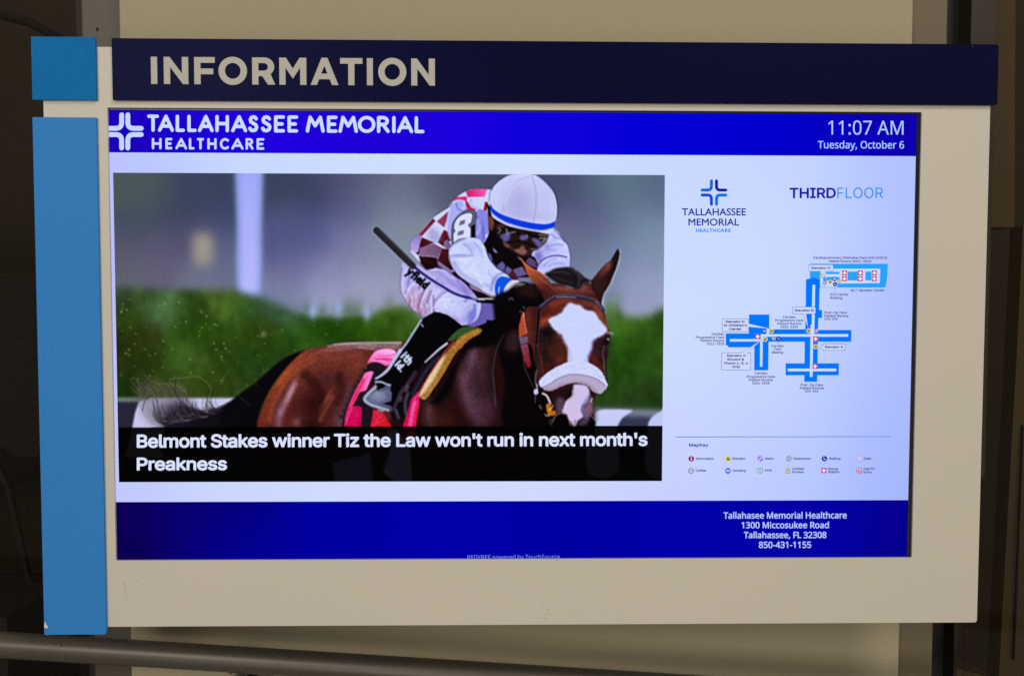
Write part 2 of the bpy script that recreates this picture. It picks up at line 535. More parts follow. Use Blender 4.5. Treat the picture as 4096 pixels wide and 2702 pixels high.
    K.line(F(2, [(330, 560), (380, 610), (470, 640), (560, 640), (640, 670), (700, 720), (690, 760)]), 3.4, (140, 124, 100), .4, soft=2.2)
    K.line(F(2, [(230, 575), (280, 640), (300, 720), (290, 800), (320, 900), (400, 1000)]), 3, (128, 112, 100), .5)
    for a in ([(610, 590), (600, 680), (620, 760), (700, 830), (820, 885)], [(700, 770), (760, 850), (860, 890)], [(440, 780), (460, 900), (500, 1010)],
              [(380, 740), (330, 800), (310, 880)], [(1080, 800), (980, 850), (900, 880)], [(900, 700), (880, 800), (860, 890)]):
        K.line(F(2, a), 3.4, (30, 26, 34), .65)
    for a in ([(1380, 480), (1390, 530), (1440, 510)], [(1410, 470), (1410, 520), (1350, 560)], [(1090, 510), (1040, 570), (1020, 640)], [(1310, 600), (1330, 650), (1290, 640)],
              [(1150, 700), (1180, 760), (1260, 830)]):
        K.line(F(2, a), 3.0, (120, 138, 132), .22, soft=2.4)
    # ---- body of the horse
    body = F(2, [(1330, 1010), (1345, 940), (1380, 850), (1425, 740), (1500, 620), (1590, 500), (1690, 400), (1760, 345), (1860, 318), (1960, 300), (2060, 285), (2160, 277), (2376, 285)]) + \
        F(7, [(450, 4), (900, 0), (1300, -200), (1600, -300), (2376, -360), (2860, -300), (3000, 400), (2700, 1900), (-800, 1900)]) + F(2, [(1300, 1300)])
    bm = K.full(body, blur=1.5)
    K.poly(body, (88, 38, 34), blur=1.5)
    B = dict(clip=bm)
    for x, y, rx, ry, rot, c, a in ((1880, 480, 260, 120, -15, (116, 58, 44), .9), (1560, 560, 55, 240, 35, (164, 76, 34), .95), (1400, 900, 40, 150, 12, (124, 52, 30), .9),
                                    (1700, 400, 130, 30, -30, (150, 74, 48), .8), (1625, 720, 26, 110, 25, (184, 146, 168), .85), (1525, 930, 32, 110, 8, (140, 104, 132), .85), (1690, 985, 36, 40, 20, (176, 124, 140), .75),
                                    (1850, 830, 130, 120, 0, (42, 14, 14), .9), (1960, 600, 120, 80, 20, (72, 36, 36), .7), (2080, 330, 170, 26, -6, (150, 104, 104), .8), (1800, 1000, 110, 60, 0, (44, 14, 14), .8),
                                    (1930, 800, 18, 90, 30, (168, 90, 72), .9), (2060, 960, 50, 120, 15, (88, 62, 74), .8), (2240, 480, 120, 100, 0, (128, 66, 48), .7), (2060, 590, 30, 60, 0, (44, 18, 16), .7),
                                    (1740, 620, 30, 120, 20, (104, 54, 46), .6)):
        ox, oy, s = FR[2]
        K.blob(ox + x / s, oy + y / s, rx / s * .8, ry / s * .8, c, a, rot, clip=bm)
    K.line(F(2, [(1520, 640), (1640, 500), (1760, 420), (1900, 350), (2040, 315)]), 8, (176, 104, 84), .55, soft=8, **B)
    K.line(F(2, [(1960, 302), (2080, 286), (2200, 280), (2376, 300)]), 8, (196, 180, 196), .9, soft=5, **B)
    K.poly(F(7, [(-60, 40), (150, 18), (420, 5), (900, 0), (870, 110), (650, 90), (520, 100), (300, 70), (100, 60)]), (150, 126, 140), blur=4, alpha=.85, **B)
    K.line(F(7, [(-60, 24), (40, 16), (150, 12), (400, 0), (640, 2), (930, 0)]), 7, (214, 208, 228), .85, soft=4, taper=(.15, 1))
    K.line(F(7, [(300, 70), (420, 84), (560, 96)]), 5, (196, 170, 184), .5, **B)
    for a, wd, c, al in (([(1440, 960), (1480, 800), (1560, 660), (1680, 520), (1840, 420)], 16, (176, 92, 56), .6), ([(1660, 640), (1600, 760), (1540, 900)], 14, (188, 156, 180), .55), ([(1760, 560), (1880, 700), (1900, 860), (1840, 1010)], 40, (40, 14, 14), .6), ([(2000, 760), (1940, 860), (1890, 960)], 12, (176, 100, 78), .6),
                         ([(2060, 580), (2090, 700), (2040, 800)], 30, (52, 22, 22), .6), ([(1900, 400), (2080, 400), (2240, 380)], 26, (134, 72, 60), .6), ([(2150, 640), (2120, 820), (2060, 1000)], 22, (98, 70, 84), .6)):
        K.line(F(2, a), wd, c, al, soft=12, clip=bm)
    # barrel and chest
    chest = F(7, [(900, 900), (1200, 780), (1500, 100), (1800, -260), (2376, -400), (2700, 0), (2800, 1400), (900, 1400)])
    K.poly(chest, (34, 14, 16), blur=5, alpha=1, **B)
    for x, y, rx, ry, rot, c, a in ((1420, 1080, 170, 130, 0, (66, 32, 22), .8), (1980, 220, 60, 150, 10, (86, 68, 92), .85), (1880, 700, 60, 260, -14, (84, 56, 74), .8),
                                    (2080, 950, 110, 150, -10, (92, 64, 90), .8), (1340, 980, 40, 110, 0, (92, 56, 70), .7), (1640, 1080, 120, 140, 0, (64, 30, 22), .8), (2180, 250, 70, 200, 5, (50, 24, 26), .7),
                                    (2150, 600, 60, 160, 0, (22, 10, 12), .8), (1990, 620, 40, 120, -10, (52, 30, 38), .8), (1800, 1050, 60, 120, -25, (40, 16, 16), .8), (2200, 1120, 100, 90, 0, (60, 38, 50), .7)):
        ox, oy, s = FR[7]
        K.blob(ox + x / s, oy + y / s, rx / s * .8, ry / s * .8, c, a, rot, clip=bm)
    for a, wd, c, al in (([(1990, 130), (1930, 330), (1900, 520), (1960, 700), (2010, 860)], 42, (112, 84, 112), .65), ([(1830, 520), (1850, 760), (1960, 1000), (2080, 1160)], 34, (104, 74, 98), .6), ([(2150, 120), (2120, 330), (2160, 520)], 26, (62, 36, 40), .8),
                         ([(2080, 300), (2100, 560), (2200, 800), (2240, 1000)], 30, (92, 64, 86), .5), ([(1330, 900), (1320, 1080), (1370, 1200)], 26, (96, 62, 74), .6), ([(1560, 960), (1700, 1040), (1800, 1200)], 30, (30, 12, 12), .7), ([(1960, 640), (2040, 760), (2060, 900)], 18, (40, 22, 28), .6)):
        K.line(F(7, a), wd, c, al, soft=26, clip=bm)
    K.poly(F(7, [(1840, 40), (1750, 260), (1640, 420), (1560, 600), (1480, 720), (1400, 840), (1300, 860), (1450, 900), (1600, 760), (1700, 560), (1740, 380), (1880, 140), (1990, 80), (2100, 70), (2300, 20), (2376, -80), (2376, -420), (2000, -500), (1900, -260)]), (7, 5, 8), blur=7)
    # ---- saddle cloths
    K.poly(F(7, [(440, 310), (600, 290), (725, 340), (600, 520), (450, 720), (400, 850), (530, 985), (490, 1400), (40, 1400), (70, 1160), (110, 1000), (200, 790), (330, 560), (420, 400)]), (30, 22, 36), smooth=False)
    for i in range(9):
        t = i / 8
        x, y = 395 - 330 * t, 400 + 680 * t
        ox, oy, s = FR[7]
        K.blob(ox + x / s, oy + y / s, 9, 7, (34, 28, 42), .9)
    K.poly(F(7, [(440, 305), (470, 230), (550, 130), (640, 95), (750, 88), (835, 115), (858, 160), (835, 245), (725, 335), (610, 292), (510, 275)]), (255, 168, 232), (250, 92, 178), (F(7, [(650, 100)])[0], F(7, [(600, 310)])[0]))
    K.line(F(7, [(590, 190), (720, 195), (850, 170)]), 4, (236, 70, 160), .7)
    K.line(F(7, [(560, 250), (680, 240), (800, 250)]), 9, (232, 34, 128), .8, soft=3)
    K.line(F(7, [(500, 268), (640, 262), (740, 305)]), 4, (255, 190, 235), .7)
    K.poly(F(7, [(410, 440), (520, 420), (512, 470), (465, 590), (415, 690), (335, 720), (300, 770), (235, 900), (190, 980), (130, 1120), (108, 1110), (150, 950), (250, 720), (340, 560)]), (255, 112, 196), (232, 40, 118), (F(7, [(470, 480)])[0], F(7, [(180, 1000)])[0]))
    K.line(F(7, [(385, 540), (320, 660), (230, 840)]), 8, (226, 24, 96), .8, soft=4)
    K.poly(F(7, [(210, 940), (240, 926), (320, 930), (356, 975), (352, 1130), (322, 1222), (200, 1232), (104, 1222), (112, 1140), (150, 1040)]), (218, 18, 104), (205, 12, 92), (F(7, [(150, 950)])[0], F(7, [(300, 1220)])[0]))
    K.line(F(7, [(205, 960), (160, 1060), (125, 1170)]), 6, (248, 84, 166), .8, soft=3)
    K.poly(F(7, [(528, 985), (600, 1010), (690, 1050), (730, 1150), (780, 1205), (760, 1400), (470, 1400), (505, 1120)]), (236, 24, 84), (196, 34, 30), (F(7, [(520, 1000)])[0], F(7, [(760, 1180)])[0]))
    for a in ([(560, 1010), (600, 1080), (560, 1170)], [(690, 1110), (600, 1170), (500, 1220)], [(640, 1040), (620, 1100)]):
        K.line(F(7, a), 5, (250, 70, 110), .6, soft=3)
    K.poly(F(7, [(1200, 690), (1196, 900), (1160, 1100), (1130, 1400), (900, 1400), (1000, 1080), (1030, 950), (1080, 820), (1150, 760)]), (226, 20, 104), smooth=False)
    K.line(F(7, [(1130, 880), (1090, 1040), (1060, 1200)]), 12, (255, 120, 200), .8, soft=8)
    K.line(F(7, [(1185, 900), (1150, 1100), (1120, 1250)]), 8, (226, 34, 50), .8, soft=4)
    for a, wd, c, al in (([(1180, 720), (1130, 850), (1090, 1000)], 7, (255, 110, 190), .5), ([(1060, 900), (1030, 1060), (1000, 1200)], 8, (170, 8, 66), .6), ([(480, 440), (440, 580), (390, 690)], 7, (255, 150, 216), .6), ([(300, 960), (330, 1080), (300, 1190)], 8, (176, 8, 78), .6), ([(700, 150), (760, 130), (820, 140)], 6, (255, 196, 240), .6)):
        K.line(F(7, a), wd, c, al, soft=4)
    # yellow and green pads
    K.poly(F(5, [(1240, 1180), (1310, 1085), (1420, 1000), (1560, 942), (1640, 970), (1720, 1000), (1600, 1040), (1480, 1100), (1350, 1160)]), (52, 96, 46))
    K.poly(F(5, [(1735, 1005), (1740, 1040), (1690, 1090), (1600, 1135), (1500, 1215), (1440, 1290)]) + F(7, [(1760, 110), (1680, 230), (1600, 370), (1520, 500), (1450, 610), (1390, 690), (1330, 785), (1262, 832), (1205, 800), (1195, 770), (1230, 680), (1300, 545), (1390, 400), (1500, 250), (1600, 130), (1700, 10)]) + F(5, [(1420, 1130), (1530, 1060), (1640, 1015)]),
           (160, 122, 44), (172, 140, 70), (F(5, [(1400, 1250)])[0], F(7, [(1300, 700)])[0]))
    K.line(F(5, [(1690, 1030), (1560, 1090), (1440, 1180), (1340, 1290)]), 10, (196, 160, 70), .7, soft=8)
    K.line(F(5, [(1540, 1140), (1450, 1210), (1380, 1300)]), 6, (186, 92, 40), .7, soft=5)
    K.poly(F(7, [(1192, 775), (1230, 685), (1300, 545), (1385, 400), (1500, 260), (1590, 160), (1520, 330), (1400, 540), (1300, 690), (1225, 770)]), (226, 208, 164), blur=2)
    K.line(F(7, [(1560, 150), (1470, 280), (1390, 380)]), 5, (244, 240, 222), .7)
    K.line(F(7, [(1700, -20), (1560, 140), (1450, 300), (1330, 480), (1235, 640), (1190, 740)]), 6, (188, 48, 58), .95)
    # ---- trousers
    tro = F(5, [(600, 30), (760, 50), (930, 140), (1080, 115), (1190, 138), (1330, 220), (1450, 300), (1550, 390), (1630, 480), (1690, 545), (1730, 610), (1738, 680), (1722, 770), (1690, 850), (1600, 920), (1540, 945), (1450, 955),
                (1350, 875), (1240, 805), (1050, 760), (920, 835), (830, 795), (700, 690), (600, 540), (560, 450), (552, 300), (570, 120)])
    K.poly(F(5, [(1700, 620), (1860, 620), (1985, 640), (2085, 740), (2000, 830), (1890, 880), (1820, 870), (1800, 915), (1650, 970), (1560, 945), (1680, 860), (1720, 760)]), (104, 90, 178), blur=1)
    K.line(F(5, [(2000, 680), (2060, 740), (2020, 800)]), 5, (170, 160, 214), .6)
    tm = K.full(tro, blur=1)
    K.poly(tro, (186, 180, 236), blur=1)
    T = dict(clip=tm)
    for x, y, rx, ry, rot, c, a in ((640, 250, 90, 160, 0, (172, 170, 240), .8), (760, 640, 110, 150, -30, (186, 144, 182), .85), (880, 760, 90, 60, 0, (170, 130, 170), .7), (1250, 650, 200, 110, 20, (206, 214, 252), .95), (1100, 480, 160, 120, 0, (200, 196, 248), .8),
                                    (1590, 790, 60, 110, 20, (104, 104, 214), .9), (1500, 430, 120, 60, 40, (120, 104, 206), .8), (1290, 330, 200, 60, 30, (150, 136, 220), .7), (1420, 650, 150, 100, 10, (196, 204, 250), .8), (1690, 720, 22, 120, 10, (190, 206, 255), .9),
                                    (1100, 160, 150, 30, 5, (136, 122, 206), .6), (1350, 860, 120, 30, 30, (140, 130, 210), .6)):
        ox, oy, s = FR[5]
        K.blob(ox + x / s, oy + y / s, rx / s * .8, ry / s * .8, c, a, rot, clip=tm)
    for a, c in (([(860, 370), (760, 470), (700, 600), (690, 700)], (150, 102, 140)), ([(900, 440), (840, 580), (820, 720), (850, 800)], (146, 100, 138)), ([(1000, 460), (960, 560), (940, 650), (960, 740)], (150, 110, 150)), ([(700, 200), (660, 380), (640, 500)], (130, 116, 196)),
                 ([(1030, 520), (1040, 640), (1040, 740)], (130, 104, 160)), ([(1060, 600), (1150, 500), (1260, 440)], (150, 140, 214)), ([(1500, 470), (1540, 540), (1500, 600)], (130, 120, 210)), ([(1640, 660), (1640, 800), (1560, 920)], (110, 110, 210))):
        K.line(F(5, a), 9, c, .9, soft=4, **T)
    for a in ([(800, 420), (730, 540), (720, 660)], [(940, 440), (880, 590), (860, 680)], [(760, 340), (690, 400), (630, 530)], [(1040, 700), (1120, 590), (1250, 480)], [(1020, 480), (1010, 640), (1010, 740)], [(640, 120), (600, 260), (590, 420)], [(1130, 560), (1260, 570), (1350, 560)], [(940, 640), (950, 720), (975, 770)]):
        K.line(F(5, a), 5, (226, 222, 255), .85, soft=2.5, **T)
    for i in range(26):
        t = prng.uniform(0, 1)
        x, y = 640 + 380 * t + prng.uniform(-30, 30), 300 + 330 * t + prng.uniform(-40, 160)
        L = prng.uniform(60, 150)
        dk = prng.random() < .55
        K.line(F(5, [(x, y), (x - L * .35, y + L * .5), (x - L * .4, y + L)]), prng.uniform(3, 6), (146, 108, 158) if dk else (226, 220, 255), .5, taper=(.4, 1), soft=2.5, **T)
    for i in range(16):
        x, y = prng.uniform(1120, 1560), prng.uniform(560, 780)
        L = prng.uniform(50, 130)
        K.line(F(5, [(x, y), (x + L * .5, y - L * .35), (x + L, y - L * .4)]), prng.uniform(3, 5), (150, 150, 224) if i % 2 else (226, 232, 255), .5, taper=(1, .4), soft=2.5, **T)
    for i in range(12):
        x, y = prng.uniform(1060, 1400), prng.uniform(160, 420)
        L = prng.uniform(60, 150)
        K.line(F(5, [(x, y), (x + L * .6, y + L * .3), (x + L, y + L * .7)]), 4, (120, 108, 204) if i % 2 else (190, 180, 244), .5, soft=2.5, **T)
    # lettering on the thigh and boot, drawn as strokes along a slanted base line
    gl = {'y': [[(0, .7), (.25, .1)], [(.5, .7), (.1, -.35)]], 'f': [[(.45, 1), (.2, .95), (.2, 0)], [(0, .62), (.42, .62)]], 'i': [[(.1, .68), (.1, 0)], [(.1, .95), (.1, .97)]],
          'e': [[(.05, .38), (.5, .4), (.42, .68), (.12, .62), (.05, .3), (.2, .02), (.5, .1)]], 'l': [[(.1, 1), (.1, 0)]], 'd': [[(.5, 1), (.5, 0)], [(.5, .5), (.25, .66), (.05, .35), (.22, .02), (.5, .2)]],
          't': [[(.2, .95), (.2, .1), (.42, .02)], [(0, .66), (.42, .66)]], 'h': [[(.08, 1), (.08, 0)], [(.08, .5), (.3, .68), (.48, .5), (.48, 0)]], '.': [[(.1, .02), (.1, .04)]]}

    def word(s, x, y, ang, h, col, wd, fr, adv):
        ca, sa = math.cos(math.radians(ang)), math.sin(math.radians(ang))
        u = 0
        for ch in s:
            for st in gl[ch]:
                K.line(F(fr, [(x + (u + px) * h * ca + py * h * sa, y + (u + px) * h * sa - py * h * ca) for px, py in st]), wd, col, 1, smooth=False)
            u += adv.get(ch, .72)
    word('yfield', 640, 190, 40.5, 112, (8, 8, 12), 9, 5, {'i': .36, 'f': .52, 'l': .36, 'y': .72, 'e': .66})
    # ---- torso with chequered silks
    K.poly(F(3, [(700, 1250), (715, 1110), (810, 1010), (920, 880), (1030, 770), (1150, 690), (1280, 605), (1320, 530), (1400, 450), (1515, 382), (1620, 350), (1820, 355), (1910, 365), (1880, 500), (1850, 700), (1860, 1000), (1790, 1120), (1320, 1220), (1330, 1568), (1120, 1540), (940, 1530), (830, 1410), (740, 1310)]), (204, 210, 252))
    K.poly(F(3, [(1110, 1400), (1310, 1530), (1420, 1700), (1270, 1568), (1110, 1470)]), (140, 118, 176))
    for pts, c, c2 in (([(1510, 385), (1620, 350), (1825, 355), (1785, 465), (1540, 470)], (206, 24, 104), (255, 96, 186)),
                       ([(1300, 545), (1380, 470), (1525, 458), (1530, 590), (1480, 522), (1370, 515)], (206, 24, 110), (214, 30, 120)),
                       ([(1500, 560), (1530, 530), (1590, 620), (1680, 655), (1500, 665)], (120, 8, 46), (196, 30, 84)), ([(1790, 535), (1835, 545), (1815, 668), (1768, 665)], (152, 10, 40), (120, 8, 40)),
                       ([(1085, 825), (1262, 668), (1240, 800), (1197, 915)], (164, 62, 92), (130, 44, 76)), ([(815, 1020), (1030, 778), (1068, 818), (868, 1040)], (140, 40, 58), (104, 22, 32)),
                       ([(1195, 940), (1250, 980), (1295, 1100), (1190, 1195), (1100, 1130), (1150, 1020)], (104, 24, 34), (70, 14, 20)), ([(868, 1055), (1050, 1132), (845, 1215), (822, 1320), (775, 1285), (820, 1200)], (84, 18, 20), (50, 12, 12)),
                       ([(835, 1210), (1040, 1145), (1168, 1212), (1092, 1368), (1040, 1335), (828, 1325)], (136, 100, 142), (108, 76, 112)), ([(1200, 1105), (1255, 1092), (1300, 1180), (1255, 1235), (1178, 1192)], (136, 104, 146), (110, 80, 120)),
                       ([(820, 1330), (1040, 1342), (1095, 1370), (1092, 1440), (1050, 1512), (940, 1532), (850, 1420)], (52, 14, 16), (22, 6, 10)), ([(1165, 1215), (1262, 1232), (1305, 1450), (1290, 1532), (1092, 1392)], (76, 20, 32), (48, 12, 20)),
                       ([(703, 1250), (720, 1105), (812, 1012), (862, 1048), (815, 1265), (770, 1290)], (186, 166, 232), (140, 116, 196))):
        q = F(3, pts)
        K.poly(q, c, c2, (q[0], q[2]), smooth=False, blur=.8)
    K.poly(F(3, [(1000, 900), (1150, 1040), (1130, 1110), (1060, 1130), (960, 1080)]), (140, 136, 190), blur=8, alpha=.6)
    K.line(F(3, [(1210, 930), (1250, 800), (1270, 690), (1300, 580), (1400, 520), (1480, 540)]), 9, (212, 214, 255), .9, soft=5)
    K.poly(F(3, [(1270, 700), (1290, 600), (1380, 530), (1480, 535), (1510, 600), (1540, 640), (1480, 680), (1400, 740), (1320, 850), (1300, 1100), (1250, 1000), (1240, 850)]), (168, 172, 246), blur=2)
    K.line(F(3, [(1370, 560), (1400, 640), (1480, 680)]), 6, (96, 96, 190), .7, soft=4)
    K.line(F(3, [(1460, 640), (1500, 590), (1480, 530)]), 7, (215, 220, 255), .8, soft=4)
    K.line(F(3, [(1590, 500), (1580, 580), (1700, 640)]), 7, (150, 150, 230), .6, soft=5)
    # back sleeve and number cloth
    K.poly(F(3, [(1650, 690), (1835, 690), (1850, 1000), (1800, 1010), (1775, 1145), (1700, 1080), (1645, 1055)]), (134, 134, 224))
    K.line(F(3, [(1670, 760), (1750, 900), (1780, 1080)]), 9, (88, 92, 200), .8, soft=6)
    K.line(F(3, [(1690, 800), (1720, 900), (1680, 1000)]), 8, (186, 196, 255), .7, soft=6)
    K.poly(F(3, [(1575, 880), (1650, 830), (1652, 1065), (1575, 1060)]), (14, 14, 24), smooth=False)
    K.poly(F(3, [(1298, 1100), (1312, 870), (1390, 745), (1510, 665), (1615, 655), (1665, 715), (1648, 850), (1590, 900), (1582, 1060), (1480, 1070), (1340, 1150), (1300, 1180)]), (92, 92, 122))
    K.poly(F(3, [(1330, 1130), (1326, 1010), (1352, 965), (1335, 925), (1352, 830), (1420, 745), (1530, 700), (1605, 718), (1592, 830), (1550, 880), (1582, 930), (1578, 1060), (1480, 1062), (1390, 1090)]), (214, 220, 252))
    K.poly(F(3, [(1428, 818), (1502, 798), (1492, 862), (1408, 886)]), (104, 104, 144), smooth=False)
    K.poly(F(3, [(1400, 972), (1482, 948), (1476, 1012), (1384, 1034)]), (104, 104, 144), smooth=False)
    # dark under the helmet
    K.poly(F(4, [(170, 540), (240, 640), (260, 740), (1080, 980), (1090, 1100), (940, 1230), (890, 1350), (960, 1640), (560, 1640), (330, 1500), (190, 1340), (130, 1150), (205, 1000), (190, 700)]), (13, 8, 11), smooth=False)
    for pts, c in (([(320, 1470), (400, 1405), (445, 1470), (420, 1545), (360, 1530)], (90, 88, 156)), ([(430, 1545), (470, 1475), (545, 1530), (500, 1600)], (92, 84, 144)), ([(555, 1530), (690, 1480), (760, 1600), (600, 1640)], (98, 86, 140)),
                   ([(740, 1410), (800, 1345), (890, 1405), (905, 1510), (800, 1470)], (84, 66, 116)), ([(180, 1285), (235, 1300), (262, 1430), (220, 1415)], (92, 86, 156)), ([(255, 1205), (300, 1235), (335, 1292), (280, 1272)], (120, 112, 176)),
                   ([(480, 1600), (560, 1540), (640, 1660), (560, 1700)], (74, 26, 40))):
        K.poly(F(4, pts), c, smooth=False, blur=.8)
    K.poly(F(5, [(1270, 110), (1300, 80), (1390, 210), (1490, 290), (1580, 355), (1750, 440), (1980, 545), (2040, 600), (1800, 610), (1690, 560), (1620, 470), (1550, 390), (1450, 300), (1330, 218)]), (26, 10, 16), blur=1)
    K.poly(F(5, [(1100, 10), (1130, 30), (1290, 150), (1340, 110), (1370, 170), (1290, 180), (1180, 130)]), (136, 112, 170), smooth=False)
    K.poly(F(5, [(850, 20), (900, 110), (940, 140), (1080, 112), (1180, 132), (1100, 60), (1090, 20)]), (30, 9, 14), blur=1.5)
    # ---- near arm
    arm = F(5, [(1258, -110), (1290, -199), (1400, -279), (1520, -329), (1640, -319), (1740, -259), (1805, -159), (1830, -69), (1875, 20), (1955, 115), (2060, 180), (2150, 250), (2100, 420), (1990, 525), (1930, 525), (1750, 445), (1580, 355), (1490, 290), (1390, 210), (1300, 80), (1262, -20)])
    am = K.full(arm, blur=1)
    K.poly(F(5, [(1580, 350), (1760, 430), (1960, 530), (1900, 550), (1760, 480), (1600, 420)]), (140, 120, 150))
    K.poly(arm, (204, 214, 254), blur=1)
    for x, y, rx, ry, rot, c, a in ((1420, -60, 120, 26, -5, (160, 160, 236), .8), (1600, -200, 120, 60, 30, (170, 180, 248), .7), (1340, 60, 60, 90, -20, (180, 180, 240), .6), (1700, 330, 200, 50, 28, (186, 196, 240), .6), (1920, 300, 40, 110, 25, (160, 168, 232), .7)):
        ox, oy, s = FR[5]
        K.blob(ox + x / s, oy + y / s, rx / s * .8, ry / s * .8, c, a, rot, clip=am)
    K.line(F(5, [(1290, -60), (1400, -75), (1520, -70), (1620, -60)]), 5, (140, 140, 220), .7, soft=4, clip=am)
    for a, wd, c, al in (([(1330, 60), (1420, 180), (1560, 290), (1720, 380)], 22, (164, 166, 220), .55), ([(1480, -240), (1560, -180), (1600, -100)], 9, (150, 152, 226), .6), ([(1640, -250), (1720, -160), (1750, -60)], 9, (154, 156, 226), .55),
                         ([(1400, -10), (1500, 0), (1600, -30)], 12, (226, 232, 255), .6), ([(1780, 330), (1850, 390), (1900, 470)], 8, (160, 160, 220), .6), ([(1840, 180), (1900, 260), (1930, 330)], 7, (166, 170, 226), .6), ([(1890, 420), (1905, 320), (1980, 220), (2060, 185)], 7, (128, 128, 196), .8), ([(1600, 120), (1680, 220), (1740, 330)], 10, (226, 232, 255), .5)):
        K.line(F(5, a), wd, c, al, soft=4, clip=am)
    K.line(F(5, [(1262, -130), (1300, -200), (1400, -270), (1520, -320)]), 5, (80, 84, 140), .5, soft=3)
    K.poly(F(5, [(1985, 262), (2060, 238), (2195, 282), (2120, 345), (2072, 430), (2082, 505), (2040, 548), (1960, 525), (1932, 430), (1945, 335)]), (14, 84, 228))
    K.line(F(5, [(2000, 400), (1990, 460), (1995, 500)]), 5, (200, 216, 255), .8)
    K.poly(F(5, [(2118, 345), (2200, 290), (2295, 316), (2185, 372), (2132, 450), (2134, 545), (2085, 522), (2062, 450)]), (214, 208, 236))
    K.poly(F(5, [(2128, 460), (2180, 372), (2300, 322), (2430, 345), (2440, 540), (2200, 590), (2138, 540)]), (14, 11, 14))
    for a in ([(2190, 380), (2260, 350), (2376, 350)], [(2280, 430), (2330, 385), (2400, 380)], [(2140, 480), (2150, 420), (2190, 390)], [(2230, 400), (2300, 370), (2340, 372)]):
        K.line(F(5, a), 5, (206, 202, 186), .85)
    # ---- helmet and face
    K.poly(F(4, [(300, 860), (440, 880), (800, 960), (1060, 1000), (1040, 1100), (900, 1240), (780, 1330), (640, 1320), (480, 1210), (380, 1100), (320, 1000)]), (34, 20, 18), blur=5)
    K.line(F(4, [(350, 1010), (420, 940), (560, 950), (640, 1010), (760, 1010), (860, 1040), (1000, 1060)]), 9, (12, 9, 12), .9, soft=2)
    K.line(F(4, [(380, 1080), (440, 1130), (520, 1130), (620, 1110), (700, 1130), (800, 1160), (900, 1220)]), 6, (10, 7, 9), .8, soft=2)
    for pts, c in (([(200, 745), (250, 762), (282, 850), (240, 965), (205, 885)], (112, 62, 52)), ([(335, 880), (420, 870), (430, 900), (340, 905)], (88, 48, 48)), ([(372, 1022), (500, 1000), (505, 1075), (440, 1125), (385, 1065)], (92, 84, 150)),
                   ([(650, 1050), (700, 1018), (775, 1040), (755, 1085), (685, 1098)], (92, 84, 148)), ([(828, 1070), (900, 1078), (985, 1145), (930, 1200), (860, 1125)], (92, 86, 156)), ([(575, 1245), (640, 1225), (700, 1175), (745, 1250), (770, 1282), (700, 1315), (620, 1285)], (132, 82, 72)),
                   ([(405, 1118), (470, 1150), (530, 1205), (450, 1195)], (118, 74, 76)), ([(480, 1190), (600, 1230), (560, 1260)], (60, 34, 30)), ([(770, 1230), (880, 1240), (800, 1320), (740, 1330)], (52, 28, 26))):
        K.poly(F(4, pts), c, blur=2.6)
    for a, wd, c in (([(340, 920), (375, 950), (340, 1000)], 5, (210, 214, 224)), ([(460, 935), (470, 985), (460, 1010)], 7, (214, 220, 230)), ([(490, 1000), (540, 985), (588, 975)], 7, (150, 196, 226)), ([(940, 1020), (1070, 1022)], 6, (206, 210, 224)), ([(945, 1070), (1030, 1065), (990, 1130)], 8, (204, 206, 220)),
                     ([(820, 1228), (925, 1226)], 5, (214, 214, 226)), ([(755, 1020), (765, 1040)], 5, (210, 214, 224)), ([(1085, 1000), (1070, 1080), (1000, 1160), (930, 1215)], 5, (200, 200, 228)), ([(585, 1245), (640, 1240)], 4, (190, 160, 150)), ([(725, 1275), (755, 1258)], 5, (190, 160, 170)), ([(1000, 1100), (1040, 1090), (1060, 1050)], 5, (200, 204, 220))):
        K.line(F(4, a), wd * .8, c, .5, soft=2.2)
    hel = F(4, [(214, 500), (235, 390), (300, 285), (420, 190), (540, 140), (700, 132), (860, 142), (960, 195), (1080, 310), (1160, 430), (1198, 600), (1192, 760), (1155, 850), (1152, 905), (1125, 990), (1080, 1008), (900, 975), (700, 940), (540, 905), (430, 865), (280, 780), (240, 720), (225, 620)])
    hm2 = K.full(hel, blur=.8)
    K.line(F(4, [(214, 520), (235, 390), (300, 285), (420, 190), (540, 140)]), 7, (50, 54, 84), .6, soft=4)
    K.line(F(4, [(860, 142), (960, 195), (1080, 310), (1165, 430), (1203, 600), (1197, 760)]), 7, (48, 52, 96), .6, soft=4)
    K.poly(hel, (204, 212, 252), blur=.8)
    for x, y, rx, ry, rot, c, a in ((650, 560, 200, 240, 10, (176, 174, 226), .95), (1050, 560, 110, 260, -12, (186, 192, 240), .7), (320, 560, 60, 160, 0, (196, 204, 250), .5), (760, 720, 300, 70, 8, (178, 178, 228), .7)):
        ox, oy, s = FR[4]
        K.blob(ox + x / s, oy + y / s, rx / s * .9, ry / s * .9, c, a, rot, clip=hm2)
    for a, c in (([(405, 690), (430, 560), (520, 370), (640, 230), (800, 165)], (160, 162, 216)), ([(830, 150), (885, 330), (895, 500), (878, 700), (850, 830)], (140, 146, 202)), ([(900, 165), (1050, 300), (1140, 480), (1170, 650)], (170, 176, 226)), ([(430, 560), (525, 370), (650, 235)], (222, 226, 255))):
        K.line(F(4, a), 3.2, c, .7, clip=hm2)
    for i in range(5):
        K.line(F(4, [(860, 410 + 52 * i), (925, 414 + 52 * i)]), 2.5, (156, 160, 214), .6)
    K.poly(F(4, [(220, 555), (262, 632), (360, 705), (500, 762), (650, 805), (850, 848), (1000, 862), (1100, 852), (1165, 826), (1155, 905), (1050, 938), (930, 948), (700, 908), (480, 842), (330, 762), (240, 682)]), (14, 58, 226), smooth=True)
    K.line(F(4, [(236, 690), (330, 772), (480, 852), (700, 918), (930, 958), (1060, 948)]), 3, (120, 124, 170), .7)
